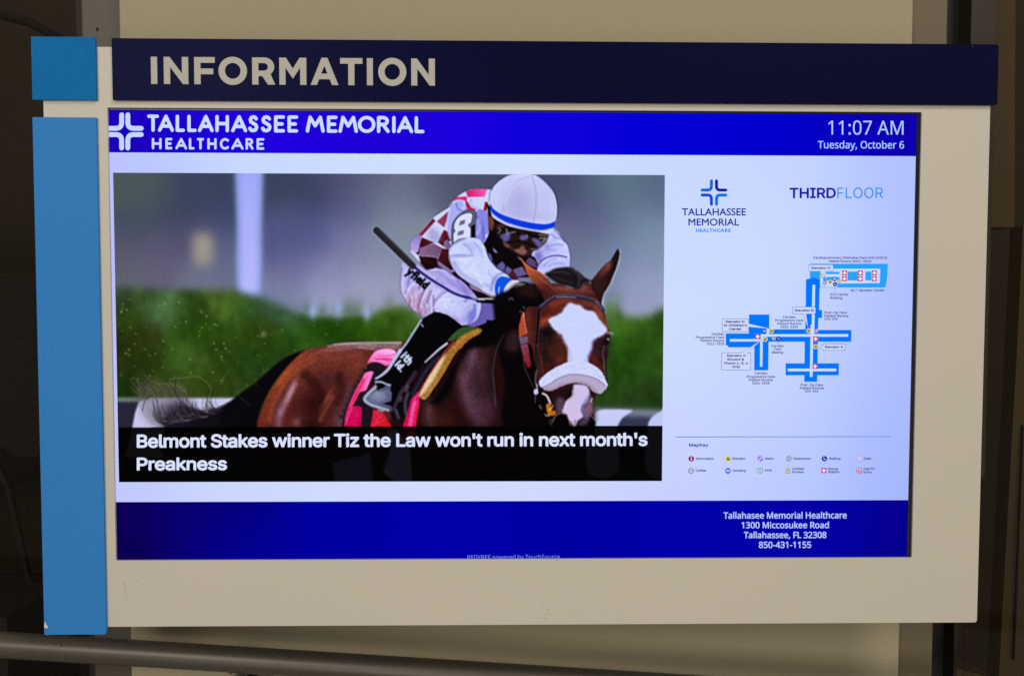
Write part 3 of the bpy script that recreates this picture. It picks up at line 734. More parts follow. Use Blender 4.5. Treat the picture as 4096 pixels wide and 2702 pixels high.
    # ---- far arm
    far = F(4, [(1148, 918), (1220, 980), (1262, 1060), (1292, 1112), (1352, 1162), (1377, 1250), (1392, 1350), (1385, 1485), (1300, 1640), (1180, 1640), (1060, 1640), (950, 1620), (905, 1510), (922, 1440), (870, 1345), (830, 1325), (850, 1262), (932, 1230), (1042, 1130), (1085, 1030), (1122, 1000)])
    fm = K.full(far, blur=1)
    K.poly(far, (190, 196, 250), blur=1)
    for x, y, rx, ry, rot, c, a in ((930, 1340, 60, 90, 0, (104, 94, 186), .85), (1180, 1230, 130, 60, 10, (190, 194, 250), .7), (1160, 1420, 150, 50, 0, (186, 190, 248), .7), (1050, 1200, 60, 60, 0, (140, 130, 210), .6), (1320, 1260, 40, 100, 0, (200, 206, 255), .6)):
        ox, oy, s = FR[4]
        K.blob(ox + x / s, oy + y / s, rx / s * .8, ry / s * .8, c, a, rot, clip=fm)
    K.line(F(4, [(908, 1510), (945, 1425), (1050, 1352), (1200, 1322), (1340, 1345)]), 6, (78, 76, 168), .9, clip=fm)
    K.line(F(4, [(1060, 1190), (1180, 1160), (1290, 1170)]), 5, (120, 120, 204), .6, soft=4, clip=fm)
    for a, c in (([(1120, 1010), (1180, 1060), (1260, 1080)], (132, 130, 208)), ([(960, 1260), (1060, 1230), (1180, 1240)], (150, 146, 222)), ([(1080, 1480), (1180, 1440), (1320, 1450)], (146, 142, 220)), ([(1200, 1100), (1300, 1150), (1350, 1240)], (214, 218, 255)), ([(1000, 1420), (1120, 1370), (1260, 1380)], (212, 216, 255))):
        K.line(F(4, a), 6, c, .6, soft=4, clip=fm)
    K.line(F(4, [(1000, 1480), (1080, 1400), (1200, 1360)]), 4, (120, 112, 196), .6, clip=fm)
    K.line(F(4, [(1150, 925), (1262, 1060), (1352, 1162), (1380, 1250), (1395, 1350), (1388, 1480)]), 3.5, (60, 62, 140), .7)
    # ---- thin dark outlines left by the picture's sharpening
    K.line(F(5, [(1258, -110), (1300, 80), (1390, 210), (1490, 290), (1600, 360), (1750, 445)]), 3, (40, 34, 52), .7)
    K.line(F(5, [(1805, -159), (1830, -69), (1880, 20), (1960, 112), (2060, 178), (2150, 245)]), 3, (30, 28, 48), .6)
    K.line(F(5, [(575, 110), (552, 300), (560, 450), (600, 540), (700, 690), (830, 795), (920, 835)]), 3, (70, 58, 96), .55)
    K.line(F(5, [(1080, 118), (1190, 140), (1330, 222), (1450, 300), (1550, 390), (1690, 545)]), 4, (60, 48, 120), .6)
    K.line(F(5, [(1735, 620), (1740, 690), (1722, 775), (1690, 855)]), 3, (50, 44, 120), .7)
    K.line(F(3, [(700, 1240), (715, 1110), (810, 1008), (1030, 766), (1280, 600), (1320, 525), (1400, 445), (1515, 378), (1620, 346), (1820, 350), (1905, 360)]), 2.6, (50, 50, 76), .6)
    K.line(F(3, [(1298, 1100), (1312, 870), (1390, 745), (1510, 665), (1615, 655), (1665, 715), (1648, 850)]), 2.6, (30, 30, 50), .7)
    K.line(F(3, [(1330, 1130), (1326, 1010), (1352, 965), (1335, 925), (1352, 830), (1420, 745), (1530, 700), (1605, 718), (1592, 830), (1550, 880), (1582, 930), (1578, 1060)]), 2.4, (26, 26, 44), .8)
    # ---- boot
    boot = F(7, [(1225, -330), (1285, -378), (1415, -452), (1500, -442), (1605, -406), (1720, -330), (1815, -251), (1925, -261), (1785, -206), (1675, -116), (1605, -26), (1500, 80), (1380, 180), (1265, 294), (1200, 400), (1080, 540), (1000, 640), (920, 740), (880, 820), (780, 1000), (690, 985), (600, 962), (480, 925), (390, 875), (375, 830), (420, 760), (480, 700), (550, 650), (550, 560), (640, 490), (720, 400), (860, 160), (1005, 14)])
    K.poly(F(7, [(1660, -20), (1500, 110), (1380, 220), (1265, 294), (1150, 480), (960, 720), (780, 1010), (840, 1130), (1000, 1060), (1080, 800), (1190, 700), (1330, 470), (1560, 120)]), (15, 11, 19), blur=2)
    K.poly(boot, (8, 6, 10), blur=1, smooth=False)
    K.line(F(7, [(1600, 10), (1480, 100), (1380, 190), (1280, 285)]), 7, (196, 212, 232), .95, taper=(1.2, .7))
    K.line(F(7, [(1480, 210), (1300, 400), (1180, 600), (1110, 740)]), 12, (64, 58, 92), .7, soft=8)
    K.line(F(7, [(1140, 420), (1000, 620), (920, 720), (850, 900), (790, 990)]), 9, (68, 68, 98), .8, soft=5)
    for a in ([(1030, 640), (1000, 700)], [(930, 800), (915, 840)], [(850, 980), (890, 1090)], [(1030, 740), (990, 880), (1000, 1040)]):
        K.line(F(7, a), 9, (112, 112, 150), .7, soft=6)
    K.line(F(7, [(1225, -330), (1110, -150), (1000, 20), (900, 140)]), 7, (176, 192, 236), .95)
    K.line(F(7, [(920, 110), (830, 250), (740, 390), (650, 470), (560, 525)]), 13, (182, 198, 238), .95, taper=(1.1, .55))
    K.line(F(7, [(1228, -270), (1250, -235)]), 5, (200, 206, 232), .8)
    foot = F(7, [(550, 560), (620, 558), (700, 590), (785, 600), (772, 680), (795, 740), (785, 850), (715, 872), (655, 892), (785, 920), (795, 990), (690, 968), (600, 958), (500, 922), (400, 872), (378, 830), (420, 760), (480, 700), (550, 650)])
    K.poly(foot, (100, 112, 146), (76, 84, 124), (F(7, [(450, 750)])[0], F(7, [(780, 900)])[0]), smooth=False)
    ft = K.full(foot, 0, False)
    K.blob(*F(7, [(600, 770)])[0], 26, 20, (150, 164, 196), .7, clip=ft)
    K.poly(F(7, [(560, 600), (640, 590), (705, 630), (620, 682), (570, 680)]), (14, 10, 14))
    K.line(F(7, [(560, 640), (480, 710), (410, 780), (395, 840), (480, 905), (620, 950), (740, 985)]), 9, (184, 200, 224), .9, soft=4)
    K.line(F(7, [(555, 570), (640, 570), (730, 610), (770, 620)]), 6, (170, 180, 206), .9)
    K.line(F(7, [(480, 760), (540, 700), (640, 700), (760, 650)]), 4, (64, 72, 108), .8)
    K.line(F(7, [(600, 985), (670, 995)]), 9, (170, 176, 190), .8, soft=4)
    word('ith', 925, 205, 47, 104, (196, 210, 240), 8, 7, {'i': .42, 't': .58})
    word('ld.', 838, 325, 47, 98, (196, 210, 240), 8, 7, {'l': .38, 'd': .78})
    # ---- crop held in the hand
    K.line(F(3, [(195, 960), (430, 1190), (700, 1460)]), 33, (140, 150, 178), .55, taper=(1, .95), soft=5)
    K.line(F(3, [(205, 955), (440, 1185), (740, 1478)]), 27, (38, 36, 42), 1, taper=(1, .95), smooth=False)
    K.line(F(3, [(240, 940), (470, 1160), (700, 1390)]), 7, (66, 62, 66), .7, soft=6)
    K.line(F(5, [(760, 100), (900, 210), (1050, 312), (1200, 402), (1330, 478), (1450, 524), (1600, 558), (1700, 575)]), 10.5, (34, 28, 104), 1)
    K.line(F(5, [(780, 100), (915, 205), (1062, 304), (1210, 394), (1338, 470), (1455, 516)]), 3, (96, 90, 200), .7)
    K.line(F(5, [(1690, 585), (1900, 600), (2150, 600), (2400, 570)]), 19, (10, 8, 12), 1)
    K.line(F(5, [(1600, 545), (1690, 570), (1780, 570)]), 8, (150, 156, 214), .85)
    for a in ([(1700, 565), (1780, 572)], [(1800, 562), (1950, 568)], [(1980, 575), (2060, 575)], [(2080, 572), (2180, 580)]):
        K.line(F(5, a), 6, (206, 206, 218), .9)
    # ---- neck and head of the horse
    K.poly(F(6, [(-200, 760), (0, 660), (150, 600), (390, 560), (480, 600), (580, 700), (580, 880), (490, 930), (450, 1150), (430, 1400), (420, 2600), (-60, 2640), (-40, 2000), (-140, 1500), (-200, 1000)]), (9, 6, 9), blur=5)
    K.poly(F(6, [(140, 640), (330, 560), (420, 620), (440, 760), (300, 760), (180, 720)]), (40, 20, 20), blur=8, alpha=.8)
    K.poly(F(6, [(0, 1330), (120, 1230), (170, 1300), (180, 1500), (60, 1560), (-40, 1500)]), (58, 34, 44), blur=10, alpha=.8)
    for a in ([(20, 800), (60, 770), (80, 800)], [(180, 980), (200, 960)], [(240, 900), (245, 930)]):
        K.line(F(6, a), 5, (110, 104, 130), .6)
    head = F(6, [(420, 600), (600, 560), (760, 570), (1000, 640), (1180, 540), (1300, 720), (1390, 880), (1425, 1000), (1455, 1150), (1490, 1250), (1500, 1310), (1475, 1420), (1480, 1568)]) + \
        F(8, [(1445, 300), (1445, 560), (1390, 700), (1270, 790), (1245, 1000), (1280, 1140), (1275, 1215), (1220, 1330), (1100, 1400), (760, 1400), (660, 1300), (640, 1150), (600, 900), (500, 700), (440, 560), (400, 300), (360, 60)]) + F(6, [(300, 1420), (260, 1200), (250, 1000), (300, 900), (440, 900), (540, 860), (500, 720)])
    hd = K.full(head, blur=1)
    K.poly(head, (66, 30, 27), blur=1)
    for x, y, rx, ry, rot, c, a in ((830, 640, 200, 50, 5, (136, 76, 58), .95), (1000, 690, 260, 40, 0, (108, 58, 62), .7), (1120, 620, 70, 50, 0, (150, 86, 88), .6), (720, 900, 110, 110, -20, (112, 50, 38), .9), (1100, 850, 260, 50, 5, (122, 58, 42), .9), (1330, 980, 60, 130, -20, (138, 70, 50), .9), (550, 1110, 70, 40, -10, (164, 70, 42), .95),
                                    (560, 960, 50, 120, 20, (74, 26, 20), .8), (620, 1300, 110, 120, 0, (30, 18, 22), .95), (1350, 1450, 100, 120, 0, (46, 26, 36), .9), (690, 1480, 110, 120, 0, (58, 32, 24), .8), (350, 1100, 60, 130, 0, (92, 42, 34), .8), (360, 1350, 50, 160, 0, (110, 52, 34), .7), (1440, 1200, 20, 60, -20, (172, 84, 50), .8),
                                    (480, 680, 120, 60, 0, (46, 20, 20), .8), (1290, 1700, 60, 120, 0, (86, 40, 34), .8), (770, 1680, 120, 70, 0, (100, 44, 30), .85), (540, 1660, 40, 130, 0, (36, 22, 18), .8), (380, 1700, 30, 110, 0, (110, 46, 28), .7), (1390, 1780, 30, 60, 0, (92, 36, 28), .7)):
        ox, oy, s = FR[6]
        K.blob(ox + x / s, oy + y / s, rx / s * .8, ry / s * .8, c, a, rot, clip=hd)
    K.line(F(6, [(500, 1190), (560, 1170), (630, 1190)]), 6, (100, 84, 96), .6, soft=4)
    K.line(F(6, [(505, 1270), (500, 1330)]), 4.5, (200, 196, 214), .8)
    K.blob(*F(6, [(545, 1290)])[0], 13, 15, (8, 5, 8), .95)
    K.blob(*F(6, [(1455, 1400)])[0], 9, 16, (14, 8, 12), .9)
    K.poly(F(6, [(500, 1340), (600, 1380), (560, 1450), (510, 1460)]), (74, 66, 76), blur=4, alpha=.7)
    for a, wd, c, al in (([(600, 1060), (520, 1120), (510, 1180)], 20, (176, 82, 50), .6), ([(640, 1250), (560, 1240), (500, 1290), (520, 1380), (600, 1410)], 26, (24, 14, 18), .75), ([(740, 1340), (780, 1450), (820, 1568)], 30, (74, 40, 30), .7), ([(520, 1450), (560, 1600), (640, 1700)], 26, (30, 18, 18), .7),
                         ([(1430, 1290), (1330, 1360), (1280, 1450), (1290, 1560)], 30, (52, 30, 42), .75), ([(1400, 1420), (1390, 1560), (1380, 1700)], 22, (26, 14, 20), .7), ([(1330, 1000), (1400, 1100), (1440, 1180)], 14, (160, 86, 62), .6), ([(640, 880), (760, 820), (880, 800)], 22, (140, 68, 48), .6), ([(560, 960), (640, 960), (720, 940)], 18, (86, 32, 24), .7),
                         ([(290, 1000), (300, 1150), (330, 1300)], 16, (112, 54, 42), .6), ([(400, 940), (390, 1150), (380, 1400)], 16, (44, 20, 18), .7)):
        K.line(F(6, a), wd, c, al, soft=12, clip=hd)
    K.poly(F(8, [(360, 640), (430, 600), (520, 700), (600, 860), (640, 1010), (690, 1080), (660, 1215), (700, 1400), (200, 1400), (250, 1000)]), (9, 6, 8), blur=4)
    # ears, forelock
    rear = F(6, [(1622, 52), (1642, 120), (1624, 220), (1582, 360), (1530, 480), (1500, 560), (1440, 660), (1412, 700), (1390, 760), (1370, 860), (1300, 740), (1230, 620), (1215, 530), (1280, 450), (1360, 350), (1440, 270), (1510, 220), (1560, 130), (1598, 68)])
    K.line(F(6, [(1640, 90), (1630, 220), (1586, 370), (1535, 490), (1500, 570), (1425, 690), (1395, 760), (1390, 960)]), 7, (186, 176, 196), .8, soft=3)
    K.poly(rear, (30, 18, 22), blur=.8, smooth=False)
    rm = K.full(rear, .8, False)
    K.poly(F(6, [(1515, 225), (1440, 275), (1340, 375), (1235, 515), (1330, 520), (1430, 430), (1500, 340)]), (134, 68, 48), (74, 34, 32), (F(6, [(1440, 280)])[0], F(6, [(1400, 480)])[0]), blur=4, clip=rm)
    K.blob(*F(6, [(1330, 600)])[0], 28, 36, (52, 24, 24), .8, clip=rm)
    lear = F(6, [(152, 172), (200, 188), (250, 260), (360, 340), (470, 388), (545, 440), (600, 510), (645, 570), (695, 640), (640, 705), (560, 690), (440, 600), (340, 500), (285, 420), (252, 320), (212, 235)])
    K.poly(lear, (186, 88, 48), (84, 34, 30), (F(6, [(330, 330)])[0], F(6, [(520, 660)])[0]), blur=.8, smooth=False)
    K.line(F(6, [(160, 180), (250, 262), (360, 345), (480, 400), (560, 470)]), 4.5, (206, 128, 96), .7)
    K.line(F(6, [(155, 172), (205, 225)]), 5, (90, 84, 92), .9)
    K.line(F(6, [(470, 480), (580, 560), (680, 640)]), 7, (150, 96, 90), .6, soft=5)
    K.poly(F(6, [(545, 425), (620, 380), (700, 340), (880, 318), (990, 352), (1060, 400), (1130, 470), (1200, 500), (1222, 530), (1120, 560), (1060, 625), (1000, 645), (900, 602), (760, 572), (650, 505)]), (26, 20, 25), blur=1.5)
    for a, c in (([(640, 400), (800, 390), (900, 420)], (64, 56, 66)), ([(980, 352), (1080, 410), (1190, 490)], (132, 124, 148)), ([(900, 340), (1040, 430), (1100, 500)], (62, 56, 72)), ([(1040, 440), (1050, 520), (1030, 600)], (70, 66, 84)), ([(700, 480), (820, 520), (960, 560)], (48, 38, 44))):
        K.line(F(6, a), 6, c, .7, soft=5)
    # blaze
    bz = F(6, [(905, 848), (985, 868), (1060, 888), (1110, 930), (1170, 960), (1245, 968), (1292, 1012), (1340, 1090), (1400, 1160), (1452, 1232), (1420, 1292), (1350, 1332), (1270, 1372), (1232, 1425), (1225, 1500), (1190, 1580)]) + F(8, [(1170, 200), (1158, 300), (908, 300), (892, 180), (880, 60)]) + F(6, [(842, 1420), (792, 1310), (720, 1262), (660, 1200), (618, 1130), (612, 1082), (720, 1030), (800, 985), (832, 922), (868, 890)])
    K.poly(bz, (190, 186, 220), blur=4)
    jb = [(x + prng.normal(0, 1.3), y + prng.normal(0, 1.3)) for x, y in smooth_closed(bz, 6)]
    K.poly(jb, (202, 211, 253), blur=1.2, smooth=False)
    K.line(F(6, [(740, 1280), (820, 1380), (880, 1500)]) + F(8, [(905, 120), (925, 280)]), 8, (160, 150, 190), .5, soft=8)
    K.line(F(6, [(1270, 1375), (1235, 1440), (1215, 1560)]) + F(8, [(1150, 260)]), 8, (150, 150, 214), .6, soft=8)
    # noseband
    nb = F(8, [(462, 565), (500, 512), (600, 430), (720, 350), (860, 290), (950, 268), (1060, 262), (1160, 280), (1250, 320), (1360, 400), (1402, 470), (1440, 560), (1468, 610), (1430, 680), (1370, 738), (1310, 738), (1240, 700), (1190, 640), (1120, 602), (1000, 585), (880, 602), (760, 645), (660, 692), (600, 704), (540, 690), (512, 655), (470, 635)])
    nm = K.full(nb, .8)
    K.poly(F(8, [(500, 640), (700, 700), (900, 620), (1180, 620), (1260, 730), (1260, 900), (1230, 1215), (640, 1215), (700, 1000), (560, 800)]), (30, 16, 20), blur=8)
    jag = []
    for x, y in smooth_closed(nb, 7):
        jag.append((x + prng.normal(0, 1.1), y + prng.normal(0, 1.1)))
    K.poly(jag, (206, 213, 253), blur=.8, smooth=False)
    for i in range(240):
        x, y = prng.uniform(470, 1460), prng.uniform(270, 740)
        K.blob(*F(8, [(x, y)])[0], 2.6, 2.2, (232, 236, 255) if i % 2 else (164, 162, 208), .35, clip=nm)
    K.poly(F(8, [(512, 655), (620, 600), (740, 522), (880, 470), (1000, 460), (1150, 480), (1280, 520), (1372, 572), (1440, 630), (1430, 700), (1360, 745), (1300, 745), (1230, 700), (1180, 640), (1000, 590), (880, 606), (680, 690), (600, 708)]), (180, 168, 202), clip=nm)
    K.line(F(8, [(540, 690), (680, 680), (800, 625), (1000, 590), (1180, 630), (1300, 735)]), 10, (140, 118, 130), .6, soft=9, clip=nm)
    K.line(F(8, [(520, 648), (620, 600), (740, 522), (880, 470), (1000, 460), (1150, 480), (1280, 520), (1372, 572), (1430, 625)]), 3.5, (118, 112, 146), .8)
    # muzzle
    for pts, c, b in (([(730, 800), (850, 850), (820, 960), (800, 1020), (720, 1010)], (92, 72, 94), 6), ([(1200, 780), (1245, 850), (1235, 1020), (1180, 1110), (1090, 1080), (1080, 950), (1140, 860)], (116, 98, 134), 5), ([(1210, 940), (1240, 960), (1230, 1040), (1200, 1020)], (150, 90, 80), 4)):
        K.poly(F(8, pts), c, blur=b)
    K.poly(F(8, [(968, 612), (1050, 606), (1150, 622), (1192, 680), (1202, 760), (1155, 860), (1092, 920), (1080, 1000), (1102, 1080), (1020, 1150), (1000, 1222), (960, 1215), (900, 1150), (862, 1050), (795, 1020), (830, 920), (860, 855), (950, 780), (960, 690)]), (206, 190, 232), blur=1.5)
    K.line(F(8, [(1195, 760), (1110, 890), (1082, 980)]), 7, (126, 126, 182), .7, soft=5)
    K.line(F(8, [(955, 690), (945, 780), (870, 850), (835, 940)]), 4, (226, 220, 246), .7)
    for a in ([(930, 1150), (960, 1210)], [(985, 1130), (985, 1210)], [(900, 1140), (910, 1200)]):
        K.line(F(8, a), 5, (96, 80, 100), .7)
    K.poly(F(8, [(655, 1160), (690, 1085), (760, 1032), (835, 1045), (872, 1090), (892, 1150), (905, 1230), (1000, 1250), (1010, 1210), (1080, 1150), (1160, 1215), (1190, 1130), (1222, 1066), (1278, 1130), (1280, 1230), (1200, 1400), (700, 1400)]), (8, 5, 7), blur=1.5)
    K.poly(F(8, [(1030, 1160), (1100, 1120), (1190, 1080), (1180, 1150), (1130, 1200), (1060, 1210)]), (92, 86, 120), blur=4, alpha=.7)
    K.line(F(8, [(660, 1160), (692, 1085), (760, 1030), (830, 1040)]), 4, (140, 130, 140), .8)
    K.line(F(8, [(1225, 1068), (1280, 1135)]), 4, (170, 166, 190), .6)
    # bridle
    K.line(F(6, [(470, 910), (560, 842), (640, 782), (720, 752), (850, 745), (1000, 755), (1150, 775), (1260, 812), (1340, 865), (1395, 950)]), 15, (40, 40, 66), 1)
    K.line(F(6, [(480, 890), (560, 825), (640, 768), (720, 735), (850, 728), (1000, 738), (1150, 758), (1265, 795), (1345, 850)]), 3.4, (120, 120, 152), .75, soft=1.4)
    K.line(F(6, [(720, 760), (850, 756), (1000, 766)]), 3, (190, 194, 226), .7)
    K.line(F(6, [(1290, 830), (1350, 880), (1385, 940)]), 5, (110, 150, 190), .6)
    K.line(F(6, [(470, 950), (455, 1100), (440, 1300), (425, 1568)]) + F(8, [(428, 250), (425, 420)]), 11, (12, 10, 15), 1)
    K.line(F(6, [(488, 960), (472, 1100), (455, 1300), (440, 1500)]), 2.4, (128, 134, 158), .55, soft=1.4)
    K.line(F(8, [(430, 20), (432, 200), (430, 380)]), 2.4, (128, 134, 158), .5, soft=1.4)
    K.line(F(8, [(490, 180), (510, 360), (525, 450)]), 4, (84, 70, 76), .7)
    K.poly(F(6, [(225, 965), (248, 1000), (252, 1100), (290, 1295), (168, 1355), (164, 1200), (198, 1050)]), (184, 80, 50), smooth=False)
    K.line(F(6, [(235, 990), (248, 1110), (280, 1280)]), 3.5, (226, 170, 160), .7)
    K.poly(F(6, [(168, 1350), (292, 1318), (302, 1420), (188, 1452)]), (104, 94, 124), smooth=False)
    K.poly(F(8, [(188, 35), (294, 5), (345, 325), (300, 370), (240, 250)]), (128, 70, 100), (132, 30, 38), (F(8, [(240, 50)])[0], F(8, [(320, 300)])[0]), smooth=False)
    K.line(F(8, [(235, 240), (260, 380), (310, 500), (395, 690)]), 4, (74, 68, 86), .7, soft=1.6)
    K.line(F(8, [(432, 400), (412, 480), (412, 580), (430, 620)]), 6, (110, 112, 124), .8)
    K.poly(F(8, [(388, 690), (440, 678), (446, 742), (394, 754)]), (190, 186, 222))
    K.line(F(8, [(430, 610), (432, 680)]), 6, (196, 196, 220), .8)
    K.line(F(8, [(410, 760), (402, 870)]), 4, (110, 106, 122), .7)
    K.line(F(8, [(470, 915), (495, 965)]), 5, (150, 150, 166), .7)
    K.line(F(8, [(515, 740), (572, 772), (612, 850), (626, 892)]), 7, (216, 216, 228), .95)
    K.poly(F(8, [(568, 905), (622, 880), (636, 940), (652, 990), (704, 1000), (692, 1055), (600, 1055), (575, 985)]), (186, 116, 24))
    K.line(F(8, [(612, 985), (645, 950), (662, 915)]), 4.5, (226, 214, 120), .9)
    K.line(F(8, [(552, 1048), (580, 1068), (610, 1058)]), 5, (200, 190, 180), .8)
    for a in ([(640, 1120), (620, 1160), (650, 1200)], [(675, 1240), (700, 1320)]):
        K.line(F(8, a), 4, (80, 76, 84), .7)
    K.line(F(6, [(1412, 1470), (1392, 1568)]) + F(8, [(1388, 180), (1412, 270), (1415, 400), (1440, 520)]), 4, (110, 118, 136), .65, soft=1.4)
    K.line(F(8, [(1460, 60), (1465, 120)]), 7, (50, 54, 66), .9)
    K.line(F(8, [(1450, 560), (1440, 380), (1445, 250), (1460, 100)]), 4, (20, 18, 22), .9)
    for a in ([(1450, 1268), (1500, 1270), (1545, 1290)], [(1460, 1285), (1510, 1295), (1540, 1310)]):
        K.line(F(6, a), 3.5, (176, 166, 176), .8)
    K.line(F(6, [(1468, 1372), (1474, 1380)]), 6, (206, 204, 220), .9)
    K.line(F(8, [(1235, 810), (1222, 860)]), 5, (206, 200, 210), .8)
    # rein down the neck
    K.line(F(5, [(2065, 1085), (1995, 1220), (1935, 1400), (1912, 1568)]) + F(7, [(2268, 420), (2285, 600), (2312, 920)]), 6, (62, 72, 98), .75, taper=(.5, 1), soft=2)
    # ---- coat and cloth texture, then the crispness of a press photograph
    tx = (vnoise(7, 21) * .5 + vnoise(3.2, 22) * .5 - .5)
    brown = np.clip(np.maximum(bm, hd) , 0, 1)
    brown = brown * np.clip((200 - K.c[..., 2]) / 90, 0, 1)
    K.c *= (1 - brown[..., None] * np.array([.04, .14, .14]))
    for i in range(3):
        K.c[..., i] = .35 * K.c[..., i] + .65 * gblur(K.c[..., i], 2.3)
    K.c *= (1 + tx * .34 * brown)[..., None]
    cloth = np.clip(tm + am + fm, 0, 1)
    wr = vnoise(16, 31) * .55 + vnoise(8, 32) * .45 - .5
    K.c *= (1 + wr * .09 * cloth)[..., None]
    soft = np.stack([gblur(K.c[..., i], 5) for i in range(3)], -1)
    K.c = np.clip(K.c + .55 * (K.c - soft), 0, 255)
    # ---- caption band
    cap = K.full([(430, 1708), (2700, 1701.5), (2700, 1990), (430, 1990)], .8, False)[..., None]
    dim = K.c * .07
    K.c[:] = K.c * (1 - cap) + dim * cap
    K.poly(F(2, [(2000, 1340), (2250, 1275), (2330, 1240), (2360, 1500), (2330, 1560), (2020, 1560)]), (18, 16, 28), blur=2, smooth=False, alpha=.8)
    K.poly([(1550, 1720), (1590, 1716), (1640, 1800), (1650, 1925), (1580, 1925), (1532, 1890), (1560, 1800)], (24, 24, 36), blur=2, smooth=False, alpha=.8)
    K.poly([(1636, 1718), (1664, 1718), (1650, 1760), (1612, 1770)], (52, 6, 22), blur=4, smooth=False, alpha=.7)
    g = prng.normal(0, 1, (CH, CW, 1)) * 3.2 + prng.normal(0, 1, (1, CW, 1)) * .8
    K.c += g * np.clip(K.c.mean(2, keepdims=True) / 90, .15, 1)
    K.c = np.clip(K.c, 3, 255)
    return K

# ---------------------------------------------------------------- colours of the real things
M = {}
M['wall'] = mat('beige_wall_paint', (0.40, 0.345, 0.236), rough=.62, spec=.3, vary=.05, scale=2.2, grain=.035, gscale=260, bump=.22, bscale=330, tint=(0.365, 0.335, 0.248))
M['board'] = mat('white_board_paint', (0.64, 0.615, 0.56), rough=.5, spec=.35, vary=.03, scale=5, grain=.022, gscale=330, bump=.10, bscale=420, tint=(0.645, 0.61, 0.57))
M['navy'] = mat('navy_panel', (0.0040, 0.0042, 0.034), rough=.42, spec=.10, vary=.10, scale=4, grain=.10, gscale=300)
M['navy'].node_tree.nodes['Principled BSDF'].inputs['Specular Tint'].default_value = (.30, .34, 1.0, 1)
M['teal'] = mat('teal_panel', (0.005, 0.172, 0.51), rough=.6, spec=.07, vary=.08, scale=9, grain=.10, gscale=300, tint=(0.006, 0.172, 0.52))
M['sky'] = mat('light_blue_panel', (0.041, 0.255, 0.73), rough=.6, spec=.08, vary=.06, scale=5, grain=.07, gscale=300)
M['letter'] = mat('pale_lettering', (0.50, 0.50, 0.475), rough=.55, spec=.3, vary=.02)
M['chip'] = mat('chipped_white', (0.75, 0.74, 0.70), rough=.7)
M['speck'] = mat('dirt_speck', (0.30, 0.29, 0.22), rough=.8)
M['darkspeck'] = mat('dark_speck', (0.01, 0.01, 0.01), rough=.8)
M['frame'] = mat('grey_metal_frame', (0.088, 0.080, 0.064), rough=.5, metal=.15, vary=.08, scale=7, grain=.06, gscale=300)
M['gasket'] = mat('black_gasket', (0.006, 0.005, 0.006), rough=.6)
M['rail'] = mat('brushed_rail_metal', (0.125, 0.115, 0.10), rough=.44, metal=.5, vary=.08, scale=40, grain=.05, gscale=400)
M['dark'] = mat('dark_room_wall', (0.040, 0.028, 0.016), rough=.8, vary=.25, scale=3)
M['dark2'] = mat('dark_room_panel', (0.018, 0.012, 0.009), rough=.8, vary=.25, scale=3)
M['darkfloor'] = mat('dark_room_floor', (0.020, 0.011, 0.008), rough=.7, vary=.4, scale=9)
M['bronze'] = mat('bronze_mullion', (0.040, 0.032, 0.027), rough=.45, metal=.3, vary=.1, scale=9)
M['tan'] = mat('tan_door', (0.105, 0.068, 0.028), rough=.6, vary=.15, scale=4)
M['tan2'] = mat('tan_door_edge', (0.10, 0.066, 0.030), rough=.6, vary=.12, scale=4)
M['bezel'] = mat('black_bezel', (0.006, 0.006, 0.007), rough=.35, vary=.05)


def glass_mat():
    m = bpy.data.materials.new('smoked_glass')
    m.use_nodes = True
    nt = m.node_tree
    nt.nodes.clear()
    t = nt.nodes.new('ShaderNodeBsdfTransparent')
    t.inputs['Color'].default_value = (0.86, 0.86, 0.84, 1)
    g = nt.nodes.new('ShaderNodeBsdfGlossy')
    g.inputs['Roughness'].default_value = 0.06
    g.inputs['Color'].default_value = (1, 1, 1, 1)
    fr = nt.nodes.new('ShaderNodeFresnel')
    fr.inputs['IOR'].default_value = 1.22
    mx = nt.nodes.new('ShaderNodeMixShader')
    o = nt.nodes.new('ShaderNodeOutputMaterial')
    nt.links.new(fr.outputs[0], mx.inputs[0])
    nt.links.new(t.outputs[0], mx.inputs[1])
    nt.links.new(g.outputs[0], mx.inputs[2])
    nt.links.new(mx.outputs[0], o.inputs[0])
    return m


M['glass'] = glass_mat()

# ---------------------------------------------------------------- the wall behind the sign and what flanks it
YC = 0.150
cl = (wx(472, 0, YC) + wx(525, 2509, YC)) / 2
cr = (wx(3650, 0, YC) + wx(3602, 2490, YC)) / 2
b = MB(); b.box(cl, cr, YC, YC + 0.35, -.19, 2.6)
b.build('wall', M['wall'], bevel=.002, kind='structure', label='beige painted wall behind the sign', cat='wall')

YF = 0.175
fl = (wx(322, 70, YF) + wx(382, 2660, YF)) / 2
gl0 = (wx(255, 70, YF) + wx(316, 2660, YF)) / 2
t = empty('window_frame', 'grey metal window frame left of the wall, between dark glass and beige wall', 'window frame', (fl, YF, -.19))
b = MB(); b.box(fl, cl - .0022, YF, YF + .12, -.19, 2.6)
o = b.build('frame_post', M['frame'], bevel=.0015); o.parent = t; o.matrix_parent_inverse = Matrix.Translation((-fl, -YF, .19))
b = MB(); b.box(gl0, fl - .0006, YF + .03, YF + .12, -.19, 2.6)
o = b.build('gasket', M['gasket']); o.parent = t; o.matrix_parent_inverse = Matrix.Translation((-fl, -YF, .19))
# tiny screw hole on the post
p = at(390, 118, YF)
b = MB(); b.prism([(p[0] - .0012, p[2] - .0025), (p[0] + .0012, p[2] - .0028), (p[0] + .0016, p[2] + .002), (p[0] - .002, p[2] + .003)], YF - .0004, YF + .001)
o = b.build('screw_hole', M['darkspeck']); o.parent = t; o.matrix_parent_inverse = Matrix.Translation((-fl, -YF, .19))
